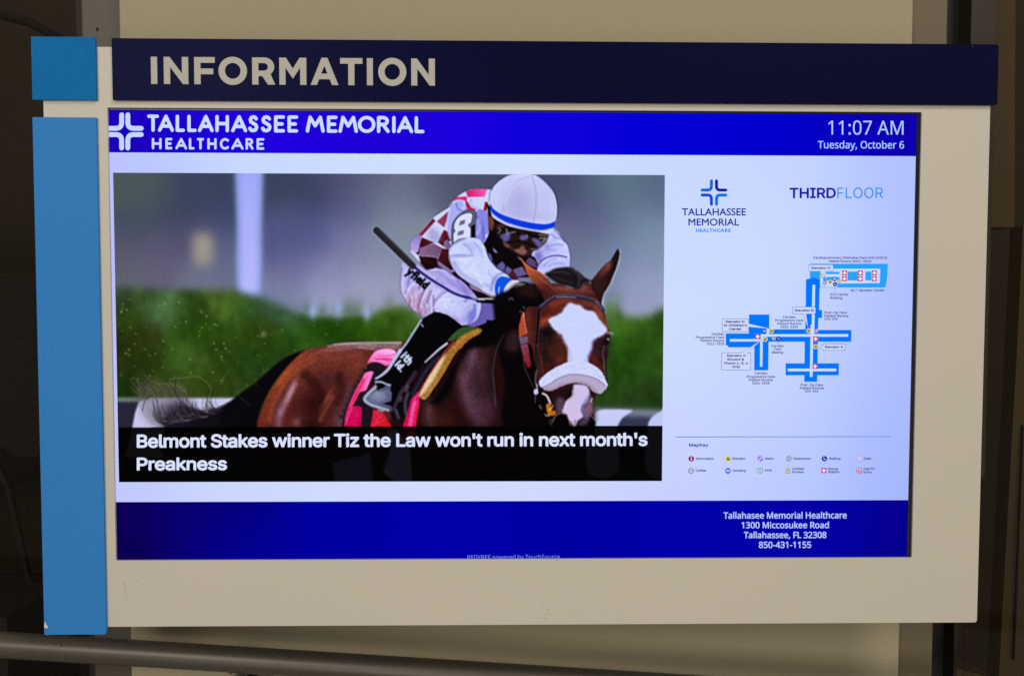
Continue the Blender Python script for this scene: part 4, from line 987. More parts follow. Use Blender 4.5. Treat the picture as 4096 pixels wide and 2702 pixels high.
# rough dark caulking between post and wall
cm = MB()
rg = np.random.default_rng(4)
zs = np.linspace(.56, 2.55, 120)
wl = rg.uniform(.0012, .0034, 120); wr = rg.uniform(.0002, .0012, 120)
vs, fs = [], []
for i, z in enumerate(zs):
    vs += [(cl - .0022 - wl[i], YF - .0012, z), (cl + .0002, YC + .0005, z)]
    if i:
        fs.append((2 * i - 2, 2 * i - 1, 2 * i + 1, 2 * i))
cm.add(vs, fs)
o = cm.build('caulking', M['gasket']); o.parent = t; o.matrix_parent_inverse = Matrix.Translation((-fl, -YF, .19))

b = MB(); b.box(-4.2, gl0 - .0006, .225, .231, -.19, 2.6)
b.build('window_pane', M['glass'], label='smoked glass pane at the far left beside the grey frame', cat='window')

# right-hand return of the wall, black joint, bronze mullion, glass
rr = (wx(3783, 0, YC + .02) + wx(3735, 2660, YC + .02)) / 2
b = MB(); b.box(cr + .0006, rr, YC + .02, YC + .14, -.19, 2.6)
b.build('metal_post', mat('brown_post_paint', (0.15, 0.118, 0.08), rough=.55, vary=.06, scale=5, grain=.08, gscale=260, bump=.2), bevel=.001, label='brown-grey metal post right of the beige wall', cat='post')
YM = .20
j1 = (wx(3884, 60, YM) + wx(3800, 2600, YM)) / 2
b = MB(); b.box(rr + .0006, wx(3884, 60, YM), YM + .03, YM + .12, -.19, 2.6)
t2 = empty('door_frame', 'dark bronze door frame right of the brown-grey post', 'door frame', (rr, YM, -.19))
o = b.build('gasket', M['gasket']); o.parent = t2; o.matrix_parent_inverse = Matrix.Translation((-rr, -YM, .19))
mz = 1.60
b = MB(); b.box(wx(3884, 60, YM) + .0006, wx(3988, 60, YM), YM, YM + .10, mz - .35, 2.6)
o = b.build('frame_post', M['bronze'], bevel=.001); o.parent = t2; o.matrix_parent_inverse = Matrix.Translation((-rr, -YM, .19))
b = MB(); b.box(wx(3884, 60, YM) + .0006, wx(3900, 60, YM), YM + .004, YM + .10, -.19, mz - .3506)
o = b.build('lower_post', M['gasket'], bevel=.001); o.parent = t2; o.matrix_parent_inverse = Matrix.Translation((-rr, -YM, .19))
b = MB(); b.box(wx(3988, 60, YM) + .001, 4.2, YM + .04, YM + .046, -.19, 2.6)
b.build('window_pane', M['glass'], label='smoked glass pane at the far right beside the bronze frame', cat='window')

# the dim room seen through the glass
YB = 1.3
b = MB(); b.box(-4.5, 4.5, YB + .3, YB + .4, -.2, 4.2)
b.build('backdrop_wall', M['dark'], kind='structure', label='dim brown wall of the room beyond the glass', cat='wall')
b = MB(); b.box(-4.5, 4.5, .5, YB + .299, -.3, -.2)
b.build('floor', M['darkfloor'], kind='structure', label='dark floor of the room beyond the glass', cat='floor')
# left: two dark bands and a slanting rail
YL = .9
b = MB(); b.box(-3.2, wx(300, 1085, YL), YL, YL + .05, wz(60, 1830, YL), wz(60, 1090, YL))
b.build('backing', M['dark2'], bevel=.004, label='dark counter panel beyond the left glass, behind the light blue strip', cat='backing')  # plain panel standing for the upper dark band in the glass
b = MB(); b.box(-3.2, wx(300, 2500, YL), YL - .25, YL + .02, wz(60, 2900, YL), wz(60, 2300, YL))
b.build('block', M['darkfloor'], bevel=.004, label='dark low bench beyond the left glass, above the handrail', cat='block')  # plain box standing for the darker tone low in the glass
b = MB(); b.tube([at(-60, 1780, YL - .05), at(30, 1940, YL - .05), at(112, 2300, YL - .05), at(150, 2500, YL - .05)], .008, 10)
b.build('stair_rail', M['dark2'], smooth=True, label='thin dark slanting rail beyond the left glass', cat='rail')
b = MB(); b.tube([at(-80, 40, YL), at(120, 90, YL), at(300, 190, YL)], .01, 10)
b.build('dark_streak', M['dark2'], smooth=True, label='thin dark pipe high up beyond the left glass', cat='streak')  # thin tube standing for a faint dark line in the glass
# right: a leaning tan door leaf and a brown panel
YR = .55


def leaf(name, pts, y, th, m, label, cat):
    q = [at(px, py, y) for px, py in pts]
    bb = MB(); bb.prism([(v[0], v[2]) for v in q], y, y + th)
    return bb.build(name, m, bevel=.002, label=label, cat=cat)


leaf('door', [(3900, -300), (4066, -300), (4062, 440), (4060, 910), (3860, 910)], YR, .05, M['tan'], 'dark tan door leaf beyond the right glass, beside the navy header', 'door')
leaf('door_edge', [(4093, 900), (4180, 900), (4180, 2900), (3985, 2900), (4000, 2640), (4032, 2050), (4066, 1450)], YR + .06, .04, M['tan2'], 'tan edge of a half open door beyond the right glass', 'door')
leaf('door_seal', [(4092, 1700), (4097, 1700), (4060, 2640), (4054, 2640)], YR + .05, .006, M['gasket'], 'thin black seal running down the tan door edge', 'seal')
leaf('ramp_base', [(3795, 2664), (3900, 2690), (3990, 2720), (3990, 2800), (3795, 2800)], YR - .2, .05, M['tan2'], 'small tan ramp end at the lower right, below the board', 'ramp')

# ---------------------------------------------------------------- the sign
bx0, bx1 = wx(174, 430), (wx(3962, 421) + wx(3907, 2484)) / 2
bz0, bz1 = (wz(425, 2508) + wz(3907, 2484)) / 2, wz(415, 188)
ox0, ox1 = (wx(431, 430) + wx(462, 2243)) / 2, (wx(3687, 449) + wx(3648, 2226)) / 2
oz0, oz1 = (wz(462, 2243) + wz(3648, 2226)) / 2, (wz(429, 430) + wz(3687, 449)) / 2
YP = -0.0036                               # face of the coloured panels
S = empty('information_sign', 'large white wall sign with navy header lettered INFORMATION and blue panels at its left', 'sign', ((bx0 + bx1) / 2, YC, bz0))
SI = Matrix.Translation(S.location).inverted()


def part(o, parent, inv):
    """meshes are built in world coordinates; only the Empties have a place of their own"""
    o.parent = parent
    if parent.type == 'EMPTY':
        o.matrix_parent_inverse = inv
    return o


b = MB()
b.prism(rrect(bx0, bx1, bz0, bz1, [.001, .001, .003, .001]), 0, .028, [rrect(ox0, ox1, oz0, oz1, .0012, 3)])
board = part(b.build('board', M['board'], bevel=.0007), S, SI)
b = MB(); b.box(bx0 + .12, bx1 - .12, .0285, YC + .001, bz0 + .10, bz1 - .08)
part(b.build('mounting_box', M['frame']), S, SI)


def panel(name, px, m, rad):
    """px: corners tl, tr, br, bl"""
    q = [at(x, y, YP) for x, y in px]
    x0, x1 = (q[0][0] + q[3][0]) / 2, (q[1][0] + q[2][0]) / 2
    z1, z0 = (q[0][2] + q[1][2]) / 2, (q[2][2] + q[3][2]) / 2
    bb = MB(); bb.prism(rrect(x0, x1, z0, z1, rad), YP, -.0006)
    return part(bb.build(name, m, bevel=.0004), S, SI)


header = panel('header_panel', [(447, 154), (3992, 177), (3993, 418), (450, 403)], M['navy'], [.001, .0035, .0035, .001])
sq = panel('blue_square', [(122, 146), (380, 149), (387, 403), (131, 396)], M['teal'], .001)
st = panel('blue_strip', [(131, 468), (389, 471), (421, 2533), (176, 2539)], M['sky'], [.0006, .0006, .0025, .0006])

# INFORMATION, cut letters 0.5 mm proud of the navy panel
arc = lambda cx, cz, rx, rz, a0, a1, n=14: [(cx + rx * math.cos(math.radians(a0 + (a1 - a0) * i / n)), cz + rz * math.sin(math.radians(a0 + (a1 - a0) * i / n))) for i in range(n + 1)]
GB = {
    'I': (.23, [(0, 0), (0, 1), (.23, 1), (.23, 0)], []),
    'N': (.885, [(0, 0), (0, 1), (.212, 1), (.655, .395), (.655, 1), (.885, 1), (.885, 0), (.69, 0), (.228, .625), (.228, 0)], []),
    'F': (.76, [(0, 0), (0, 1), (.76, 1), (.76, .79), (.232, .79), (.232, .58), (.70, .58), (.70, .37), (.232, .37), (.232, 0)], []),
    'O': (1.045, arc(.5225, .5, .5225, .52, 0, 360, 48)[:-1], [arc(.5225, .5, .285, .292, 0, 360, 40)[:-1]]),
    'R': (.85, [(0, 0), (0, 1), (.46, 1)] + arc(.46, .66, .36, .34, 90, -52, 14) + [(.85, 0), (.58, 0), (.375, .312), (.232, .312), (.232, 0)], [[(.232, .515), (.232, .795), (.44, .795)] + arc(.44, .655, .145, .14, 90, -90, 12)]),
    'M': (.99, [(0, 0), (0, 1), (.245, 1), (.495, .60), (.745, 1), (.99, 1), (.99, 0), (.762, 0), (.762, .635), (.498, .232), (.49, .232), (.226, .63), (.226, 0)], []),
    'A': (1.04, [(0, 0), (.415, 1.005), (.632, 1.005), (1.04, 0), (.798, 0), (.712, .212), (.318, .212), (.232, 0)], [[(.398, .42), (.632, .42), (.515, .712)]]),
    'T': (.82, [(.295, 0), (.295, .79), (0, .79), (0, 1), (.82, 1), (.82, .79), (.525, .79), (.525, 0)], []),
}
spots = [('I', 604.5, 629.5), ('N', 655.8, 753.7), ('F', 777.4, 860), ('O', 874.4, 988.6), ('R', 1009, 1100.7), ('M', 1117.6, 1225.8), ('A', 1242.6, 1353.8), ('T', 1361, 1450), ('I', 1467.7, 1491.8), ('O', 1513, 1625.5), ('N', 1645, 1739.7)]
zt = (wz(620, 227.2, YP) + wz(1700, 236.2, YP)) / 2
zb = (wz(620, 336.2, YP) + wz(1700, 343.8, YP)) / 2
b = MB()
for ch, p0, p1 in spots:
    my = 281.6 + (290 - 281.6) * (p0 - 604) / 1136
    x0, x1 = wx(p0, my, YP), wx(p1, my, YP)
    w, out, holes = GB[ch]
    sx, sz = (x1 - x0) / w, zt - zb
    b.prism([(x0 + u * sx, zb + v * sz) for u, v in out], YP - .0005, YP - .0001, [[(x0 + u * sx, zb + v * sz) for u, v in h] for h in holes])
part(b.build('lettering', M['letter']), header, SI)

# wear: chipped corner of the strip, specks of dirt
rg = np.random.default_rng(8)


def specks(name, lst, y, m, parent):
    for px, py, rad in lst:
        bb = MB()
        c = at(px, py, y)
        n = 7
        bb.flat([(c[0] + rad * rg.uniform(.6, 1.3) * math.cos(2 * PI * i / n), c[2] + rad * rg.uniform(.6, 1.3) * math.sin(2 * PI * i / n)) for i in range(n)], y - .00025)
        part(bb.build(name, m), parent, SI)


c = at(184, 2500, YP)
b = MB(); b.flat([(c[0] - .0018, c[2] - .003), (c[0] + .0022, c[2] - .003), (c[0] + .0024, c[2] - .0006), (c[0] + .0004, c[2] + .001), (c[0] - .0002, c[2] + .0044), (c[0] - .0012, c[2] + .0044), (c[0] - .0022, c[2])], YP - .00025)
part(b.build('chip', M['chip']), st, SI)
specks('dirt_speck', [(498, 2334, .0006), (503, 2345, .0007), (497, 2356, .0006), (500, 2368, .0006), (508, 2374, .0005), (501, 2392, .0004), (547, 2323, .0005), (2214, 2236, .0005), (2229, 2239, .0006), (2172, 2421, .0006), (2194, 2434, .0006), (2198, 2452, .0005), (2182, 2473, .0007), (2711, 2297, .0005), (2480, 2435, .0004), (428, 1484, .0006)], 0, M['speck'], board)
specks('scuff_mark', [(3296, 357, .0004), (3304, 338, .0004), (3322, 305, .0003), (3891, 187, .0006), (3940, 247, .0003)], YP, mat('pale_scuff', (.10, .10, .16), rough=.6), header)

# ---------------------------------------------------------------- the monitor set into the board
YS = 0.0030
D = empty('monitor', 'lit flat screen in the white board with a horse race picture and floor map', 'monitor', ((ox0 + ox1) / 2, .03, oz0))
DI = Matrix.Translation(D.location).inverted()
b = MB(); b.box(ox0 - .03, ox1 + .012, .0285 + .0002, .055, oz0 - .03, oz1 + .02)
part(b.build('casing', M['bezel'], bevel=.002), D, DI)
# active area: the board hides its left and lower margin, the black bezel shows at the top and right
sx0, sx1 = ox0 - .012, (wx(3663, 455, YS) + wx(3631, 2226, YS)) / 2
sz0, sz1 = oz0 - .010, (wz(432, 441, YS) + wz(3660, 458, YS)) / 2
b = MB()
bo = rrect(ox0 - .02, ox1 + .006, oz0 - .02, oz1 + .006, .001, 2)
b.prism(bo, YS - .0007, YS + .0255, [[(sx0, sz0), (sx1, sz0), (sx1, sz1), (sx0, sz1)]])
part(b.build('bezel', M['bezel'], bevel=.0003), D, DI)


def field(pts, X, Y, sig):
    num = np.zeros(X.shape + (3,)); den = np.full(X.shape, 1e-12)
    for x, y, c in pts:
        w = np.exp(-((X - x) ** 2 + (Y - y) ** 2) / (2 * sig * sig)) + 1e-9
        num += w[..., None] * np.array(c, float); den += w
    return num / den[..., None]


def proj(P):
    v = (P - CAM) @ ROT
    return v[..., 0] / v[..., 2] * FPX + CXP, v[..., 1] / v[..., 2] * FPX + CYP


def grid_obj(name, x0, x1, z0, z1, y, nx, nz, colour, m, parent, **kw):
    """a flat sheet of the screen whose vertices carry the colour the display shows there"""
    gx, gz = np.meshgrid(np.linspace(x0, x1, nx), np.linspace(z1, z0, nz))
    P = np.stack([gx, np.full(gx.shape, y), gz], -1)
    X, Y = proj(P)
    c = lin(colour(X, Y))
    co = np.ascontiguousarray(P.reshape(-1, 3), dtype=np.float32)
    idx = np.arange(nx * nz, dtype=np.int32).reshape(nz, nx)
    q = np.stack([idx[:-1, :-1], idx[1:, :-1], idx[1:, 1:], idx[:-1, 1:]], -1).reshape(-1, 4)
    me = bpy.data.meshes.new(name)
    me.vertices.add(len(co)); me.vertices.foreach_set('co', co.ravel())
    me.loops.add(q.size); me.loops.foreach_set('vertex_index', np.ascontiguousarray(q.ravel(), dtype=np.int32))
    me.polygons.add(len(q)); me.polygons.foreach_set('loop_start', np.arange(0, q.size, 4, dtype=np.int32))
    me.update(calc_edges=True)
    a = me.color_attributes.new('shown', 'FLOAT_COLOR', 'POINT')
    a.data.foreach_set('color', np.concatenate([c.reshape(-1, 3), np.ones((len(co), 1))], 1).astype(np.float32).ravel())
    me.materials.append(m)
    return part(link(name, me, None, **kw), parent, DI)


SHOWN = screen_mat('display_picture')
_sm = {}


def SM(col):
    k = tuple(int(v) for v in col)
    if k not in _sm:
        _sm[k] = screen_mat('display_%02x%02x%02x' % k, k)
    return _sm[k]


# the display's own uneven backlight: bluer and dimmer towards its edges
WH = [(440, 640, (184, 190, 255)), (600, 650, (192, 206, 255)), (1000, 655, (201, 218, 255)), (1600, 660, (206, 222, 255)), (2100, 665, (210, 224, 255)), (2600, 665, (201, 216, 255)), (3100, 665, (196, 211, 255)), (3640, 665, (178, 192, 255)),
      (445, 1000, (184, 186, 255)), (450, 1500, (190, 196, 255)), (470, 1980, (192, 200, 252)), (900, 1975, (204, 216, 255)), (1600, 1970, (208, 220, 255)), (2200, 1970, (206, 218, 255)), (2700, 1965, (196, 206, 255)), (3200, 1965, (186, 200, 255)), (3610, 1960, (162, 180, 255)),
      (2720, 900, (203, 220, 255)), (2720, 1400, (206, 220, 255)), (2720, 1750, (202, 214, 255)), (3100, 900, (204, 222, 255)), (3100, 1200, (204, 219, 255)), (3100, 1500, (200, 214, 255)), (3100, 1750, (192, 207, 255)), (3400, 900, (194, 210, 255)), (3400, 1300, (194, 207, 255)),
      (3450, 1700, (186, 202, 255)), (3640, 900, (172, 188, 255)), (3640, 1200, (170, 186, 255)), (3630, 1500, (164, 182, 255)), (3620, 1800, (160, 178, 255))]
HD = [(440, 520, (24, 0, 176)), (560, 520, (30, 0, 204)), (800, 520, (32, 0, 216)), (1200, 540, (32, 0, 224)), (1700, 540, (28, 0, 222)), (2200, 540, (14, 0, 218)), (2700, 550, (4, 0, 212)), (3100, 550, (2, 0, 204)), (3400, 550, (6, 0, 194)), (3650, 550, (16, 0, 176)),
      (440, 610, (24, 0, 180)), (1500, 460, (28, 0, 206)), (3650, 470, (14, 0, 164))]
FT = [(460, 2100, (14, 0, 84)), (520, 2220, (8, 0, 70)), (700, 2060, (10, 0, 104)), (760, 2180, (6, 0, 128)), (900, 2050, (4, 0, 118)), (1000, 2180, (2, 0, 152)), (1300, 2100, (2, 0, 158)), (1800, 2100, (0, 0, 166)), (2300, 2100, (0, 0, 160)), (2800, 2080, (2, 0, 166)), (3200, 2100, (4, 0, 166)), (3500, 2100, (4, 0, 158)), (3630, 2150, (8, 0, 132))]
Z = [0.0]


def layer():
    Z[0] += 1e-5
    return YS - Z[0]


screen = grid_obj('screen', sx0, sx1, sz0, sz1, YS, 90, 52, lambda X, Y: field(WH, X, Y, 190), SHOWN, D, label='bright bluish white screen of the monitor')
hz = (wz(433, 612.5, YS) + wz(3660, 622, YS)) / 2
fz = (wz(457, 2010, YS) + wz(3632, 1995, YS)) / 2
y = layer()
grid_obj('header_bar', sx0, sx1, hz, sz1, y, 80, 8, lambda X, Y: field(HD, X, Y, 150), SHOWN, screen, label='bright blue bar along the top of the screen')
grid_obj('footer_bar', sx0, sx1, sz0, fz, y, 90, 12, lambda X, Y: field(FT, X, Y, 120), SHOWN, screen, label='dark blue bar along the bottom of the screen')

K = paint_picture()
KC = K.c


def shown_picture(X, Y):
    fx = np.clip((X - PX0) / PS - .5, 0, CW - 1.001); fy = np.clip((Y - PY0) / PS - .5, 0, CH - 1.001)
    xi, yi = fx.astype(int), fy.astype(int)
    u, v = (fx - xi)[..., None], (fy - yi)[..., None]
    return (KC[yi, xi] * (1 - u) + KC[yi, xi + 1] * u) * (1 - v) + (KC[yi + 1, xi] * (1 - u) + KC[yi + 1, xi + 1] * u) * v


pq = [at(*p, YS) for p in ((453.4, 691.8), (2659, 699), (2648.4, 1917.7), (475, 1931.4))]
px0, px1 = (pq[0][0] + pq[3][0]) / 2, (pq[1][0] + pq[2][0]) / 2
pz1, pz0 = (pq[0][2] + pq[1][2]) / 2, (pq[2][2] + pq[3][2]) / 2
grid_obj('news_picture', px0, px1, pz0, pz1, layer(), 840, 474, shown_picture, SHOWN, screen, label='picture of a jockey in chequered silks riding a brown horse with a white blaze')


# ---- flat shapes and words shown on the display, all lying in the display's own plane
def P2(px, py):
    v = at(px, py, YS)
    return (float(v[0]), float(v[2]))


def shape(name, items, parent=screen, **kw):
    """items: (colour, outline in photo pixels, holes)"""
    cols, bb = [], MB()
    y = layer()
    for i, it in enumerate(items):
        c, out = it[0], it[1]
        if c not in cols:
            cols.append(c)
        bb.flat([P2(*p) for p in out], y - i * 1.2e-6, [[P2(*p) for p in h] for h in (it[2] if len(it) > 2 else [])], cols.index(c))
    Z[0] += len(items) * 1.2e-6
    return part(bb.build(name, [SM(c) for c in cols], **kw), parent, DI)


def circ(x, y, r, n=20):
    return [(x + r * math.cos(2 * PI * i / n), y + r * math.sin(2 * PI * i / n)) for i in range(n)]


def rect(x0, y0, x1, y1):
    return [(x0, y0), (x1, y0), (x1, y1), (x0, y1)]


def stroke(p, w, n=8):
    """outline pieces (quads and round ends) of a stroke through p"""
    out = []
    for (ax, ay), (bx, by) in zip(p[:-1], p[1:]):
        d = math.hypot(bx - ax, by - ay) or 1
        nx, ny = -(by - ay) / d * w / 2, (bx - ax) / d * w / 2
        out.append([(ax + nx, ay + ny), (bx + nx, by + ny), (bx - nx, by - ny), (ax - nx, ay - ny)])
    for x, y in p:
        out.append(circ(x, y, w / 2, n))
    return out


# fonts that come with Blender itself (with the built-in face as a fallback)
FD = os.path.join(bpy.utils.system_resource('DATAFILES') or '', 'fonts')
_fc = {}


def font(f):
    if f not in _fc:
        try:
            _fc[f] = bpy.data.fonts.load(os.path.join(FD, f)) if f else None
        except Exception:
            _fc[f] = None
    return _fc[f]


SANS, OPEN = 'Inter.woff2', 'NotoSansHebrew-Regular.woff2'


def glyphs(body, f, shear=0.0, space=1.0):
    cu = bpy.data.curves.new('words', 'FONT')
    cu.body = body
    cu.resolution_u = 3
    cu.shear = shear
    cu.space_character = space
    if font(f):
        cu.font = font(f)
    ob = bpy.data.objects.new('words', cu)
    COL.objects.link(ob)
    dg = bpy.context.evaluated_depsgraph_get()
    cv = ob.to_curve(dg)
    loops = []
    for sp in cv.splines:
        bz, pts = sp.bezier_points, []
        if len(bz) < 2:
            continue
        for i in range(len(bz)):
            p, q = bz[i], bz[(i + 1) % len(bz)]
            a_, b_, c_, d_ = (np.array(v[:2]) for v in (p.co, p.handle_right, q.handle_left, q.co))
            straight = abs((b_ - a_)[0] * (d_ - a_)[1] - (b_ - a_)[1] * (d_ - a_)[0]) < 1e-6 and abs((c_ - a_)[0] * (d_ - a_)[1] - (c_ - a_)[1] * (d_ - a_)[0]) < 1e-6
            for t in ([0] if straight else [0, .25, .5, .75]):
                pts.append((1 - t) ** 3 * a_ + 3 * (1 - t) ** 2 * t * b_ + 3 * (1 - t) * t * t * c_ + t ** 3 * d_)
        P = np.array(pts)
        P = P[np.hypot(*(P - np.roll(P, 1, 0)).T) > 1e-5]
        if len(P) > 2:
            loops.append((P, .5 * np.sum(P[:, 0] * np.roll(P[:, 1], -1) - np.roll(P[:, 0], -1) * P[:, 1])))
    ob.to_curve_clear()
    bpy.data.objects.remove(ob); bpy.data.curves.remove(cu)
    sgn = np.sign(max(loops, key=lambda l: abs(l[1]))[1])
    outer = [l for l in loops if l[1] * sgn > 0]
    holes = [l for l in loops if l[1] * sgn < 0]

    def inside(P, x, y):
        Q = np.roll(P, -1, 0)
        c = (P[:, 1] > y) != (Q[:, 1] > y)
        with np.errstate(divide='ignore', invalid='ignore'):
            xx = (Q[:, 0] - P[:, 0]) * (y - P[:, 1]) / (Q[:, 1] - P[:, 1]) + P[:, 0]
        return (np.sum(c & (x < xx)) % 2) == 1
    co, fs = [], []
    for P, ar in outer:
        hs = [H for H, _ in holes if all(inside(P, *v) for v in H[::3])]
        lp = [P] + hs
        tri = tessellate_polygon([[Vector((x, y, 0)) for x, y in l] for l in lp])
        k = len(co)
        V = np.concatenate(lp)
        T = V[np.array(tri)]
        ta = np.abs((T[:, 1, 0] - T[:, 0, 0]) * (T[:, 2, 1] - T[:, 0, 1]) - (T[:, 2, 0] - T[:, 0, 0]) * (T[:, 1, 1] - T[:, 0, 1])).sum() / 2
        want = abs(ar) - sum(abs(a_) for H, a_ in holes if any(H is h for h in hs))
        if abs(ta - want) < .01 * abs(want):
            co += [tuple(v) for v in V]
            fs += [tuple(k + i for i in t) for t in tri]
            continue
        # an outline that crosses itself: fill it slab by slab with the non-zero rule
        A = V; B = np.concatenate([np.roll(l, -1, 0) for l in lp])
        ys = np.unique(np.round(np.concatenate([V[:, 1], np.linspace(V[:, 1].min(), V[:, 1].max(), 30)]), 3))
        for y0, y1 in zip(ys[:-1], ys[1:]):
            ym = (y0 + y1) / 2
            e_ = np.nonzero((A[:, 1] > ym) != (B[:, 1] > ym))[0]
            sl = (B[e_, 0] - A[e_, 0]) / (B[e_, 1] - A[e_, 1])
            xm = A[e_, 0] + sl * (ym - A[e_, 1])
            od = np.argsort(xm)
            w_, st_ = 0, None
            for j in od:
                n_ = w_ + (1 if B[e_[j], 1] > A[e_[j], 1] else -1)
                if w_ == 0:
                    st_ = j
                elif n_ == 0:
                    q_ = len(co)
                    xa = lambda i_, yy: A[e_[i_], 0] + sl[i_] * (yy - A[e_[i_], 1])
                    co += [(xa(st_, y0), y0), (xa(j, y0), y0), (xa(j, y1), y1), (xa(st_, y1), y1)]
                    fs.append((q_, q_ + 1, q_ + 2, q_ + 3))
                w_ = n_
    return np.array(co, float), fs


_cap = {}


def words(name, lines, col, f=SANS, bold=0.0, shear=0.0, space=1.0, parent=screen, **kw):
    """lines: (text, x left, x right, baseline y at left, baseline y at right, cap height), photo pixels"""
    bb = MB()
    y = layer()
    if f not in _cap:
        cc, _ = glyphs('H', f)
        _cap[f] = cc[:, 1].max()
    for body, xl, xr, yl, yr, cap in lines:
        co, fs = glyphs(body, f, shear, space)
        x0, x1 = co[:, 0].min(), co[:, 0].max()
        bw = bold * cap
        offs = [(0, 0)] if not bold else [(bw * math.cos(k * PI / 4), bw * math.sin(k * PI / 4)) for k in range(8)]
        for k, (dx, dy) in enumerate(offs):
            X = xl + bw + (co[:, 0] - x0) / (x1 - x0) * (xr - xl - 2 * bw)
            Yb = yl + (yr - yl) * (X - xl) / (xr - xl)
            Yp = Yb - bw - co[:, 1] / _cap[f] * (cap - 2 * bw)
            bb.add([(lambda q: (q[0], y - k * 8e-7, q[1]))(P2(a + dx, c + dy)) for a, c in zip(X, Yp)], fs)
    Z[0] += 8e-6
    return part(bb.build(name, SM(col), **kw), parent, DI)


WHT = (206, 220, 255)
# ---- header: emblem, two lines of rounded lettering, clock
def emblem(cx, cy, h, w, cols, gap=4):
    """four bent bars round a star-shaped gap; h = half size, w = bar width"""
    off = gap + w / 2
    res = []
    for (sx, sy), c in zip(((-1, -1), (1, -1), (-1, 1), (1, 1)), cols):
        a = (cx + sx * off, cy + sy * (h - w / 4))
        pts = [a, (a[0], cy + sy * (h * .50))]
        ex, ey = cx + sx * h * .50, cy + sy * off
        for t in (.15, .3, .45, .6, .75, .9, 1):
            x0, y0 = pts[1]
            mx, my = a[0], ey
            pts.append(((1 - t) ** 2 * x0 + 2 * (1 - t) * t * mx + t * t * ex, (1 - t) ** 2 * y0 + 2 * (1 - t) * t * my + t * t * ey))
        pts.append((cx + sx * (h - w / 4), ey))
        for q in stroke(pts, w, 10):
            res.append((c, q))
    return res


def emblem_px(cx, cy, hx, hy, w, cols, gap=4):
    it = emblem(0, 0, 100, w, cols, gap)
    return [(c, [(cx + x * hx / 100, cy + y * hy / 100) for x, y in q]) for c, q in it]


shape('header_emblem', emblem_px(499, 526, 71, 71, 27, [(200, 214, 255)] * 4), label='pale four-armed emblem at the left of the blue bar')
GS = {'T': (.74, [[(0, 1), (.74, 1)], [(.37, 1), (.37, 0)]]), 'A': (.86, [[(0, 0), (.43, 1), (.86, 0)], [(.15, .30), (.71, .30)]]), 'L': (.5, [[(0, 1), (0, 0), (.5, 0)]]),
      'H': (.7, [[(0, 0), (0, 1)], [(.7, 0), (.7, 1)], [(0, .5), (.7, .5)]]), 'E': (.55, [[(.55, 1), (0, 1), (0, 0), (.55, 0)], [(0, .5), (.46, .5)]]),
      'S': (.6, [[(.53, .86), (.45, .96), (.3, 1), (.14, .95), (.06, .8), (.1, .64), (.3, .53), (.5, .42), (.57, .25), (.49, .07), (.3, 0), (.12, .04), (.02, .17)]]),
      'M': (.98, [[(0, 0), (.17, 1), (.49, .38), (.81, 1), (.98, 0)]]), 'O': (1.0, [arc(.5, .5, .5, .5, 0, 360, 30)]), 'I': (0.0001, [[(0, 0), (0, 1)]]),
      'R': (.6, [[(0, 0), (0, 1), (.3, 1)] + arc(.3, .75, .25, .25, 90, -90, 10) + [(0, .5)], [(.28, .5), (.6, 0)]]), 'C': (.78, [arc(.46, .5, .46, .5, 48, 312, 20)])}


def rounded_words(name, spots, tl, tr, bl, br, wd, col, **kw):
    """spots: (letter, x0, x1); tl/tr = y of the letter tops at the first and last x, bl/br the bottoms"""
    X0, X1 = spots[0][1], spots[-1][2]
    items = []
    for ch, a, b_ in spots:
        w, strokes = GS[ch]
        a2, b2 = a + wd / 2, b_ - wd / 2
        for s in strokes:
            pts = []
            for u, v in s:
                x = a2 + (b2 - a2) * (u / w if w > .01 else .5)
                t = (x - X0) / (X1 - X0)
                pts.append((x, (bl + (br - bl) * t - wd / 2) * (1 - v) + (tl + (tr - tl) * t + wd / 2) * v))
            items += [(col, q) for q in stroke(pts, wd, 10)]
    return shape(name, items, **kw)


rounded_words('header_lettering', [('T', 588.6, 636), ('A', 632, 696), ('L', 702.8, 740), ('L', 749.4, 787), ('A', 792, 855), ('H', 861.5, 916), ('A', 924.5, 989), ('S', 992, 1035), ('S', 1043, 1088), ('E', 1096.4, 1140), ('E', 1150, 1193),
                                   ('M', 1223, 1299), ('E', 1307.7, 1350.4), ('M', 1354, 1432), ('O', 1431.5, 1501.8), ('R', 1508, 1559), ('I', 1570, 1581.5), ('A', 1588, 1653), ('L', 1658.7, 1698)], 458.5, 465.5, 527.5, 533.5, 13.5, (204, 220, 255), label='pale rounded capitals on the blue bar, upper line')
rounded_words('header_lettering', [('H', 608, 647), ('E', 662, 690), ('A', 702, 749), ('L', 756, 779), ('T', 788, 817), ('H', 830, 867), ('C', 880, 917), ('A', 926, 975), ('R', 983, 1015), ('E', 1027, 1058)], 552, 553.5, 597.5, 599.5, 9.5, (200, 216, 255), label='small pale capitals on the blue bar, lower line')
words('clock_text', [('11:07 AM', 3312, 3613, 538.6, 539.6, 55.5)], (178, 206, 255), OPEN, label='pale thin digits of the clock at the right of the blue bar')
words('date_text', [('Tuesday, October 6', 3271, 3615, 594, 595, 29.5)], (176, 208, 255), OPEN, bold=.012, label='small pale date below the clock')
words('headline', [("Belmont Stakes winner Tiz the Law won't run in next month's", 548, 2590, 1789.5, 1782, 53.5), ('Preakness', 548, 909, 1880, 1878.6, 52)], (218, 226, 255), SANS, bold=.045, space=.965, label='bold white headline across the black band of the picture')

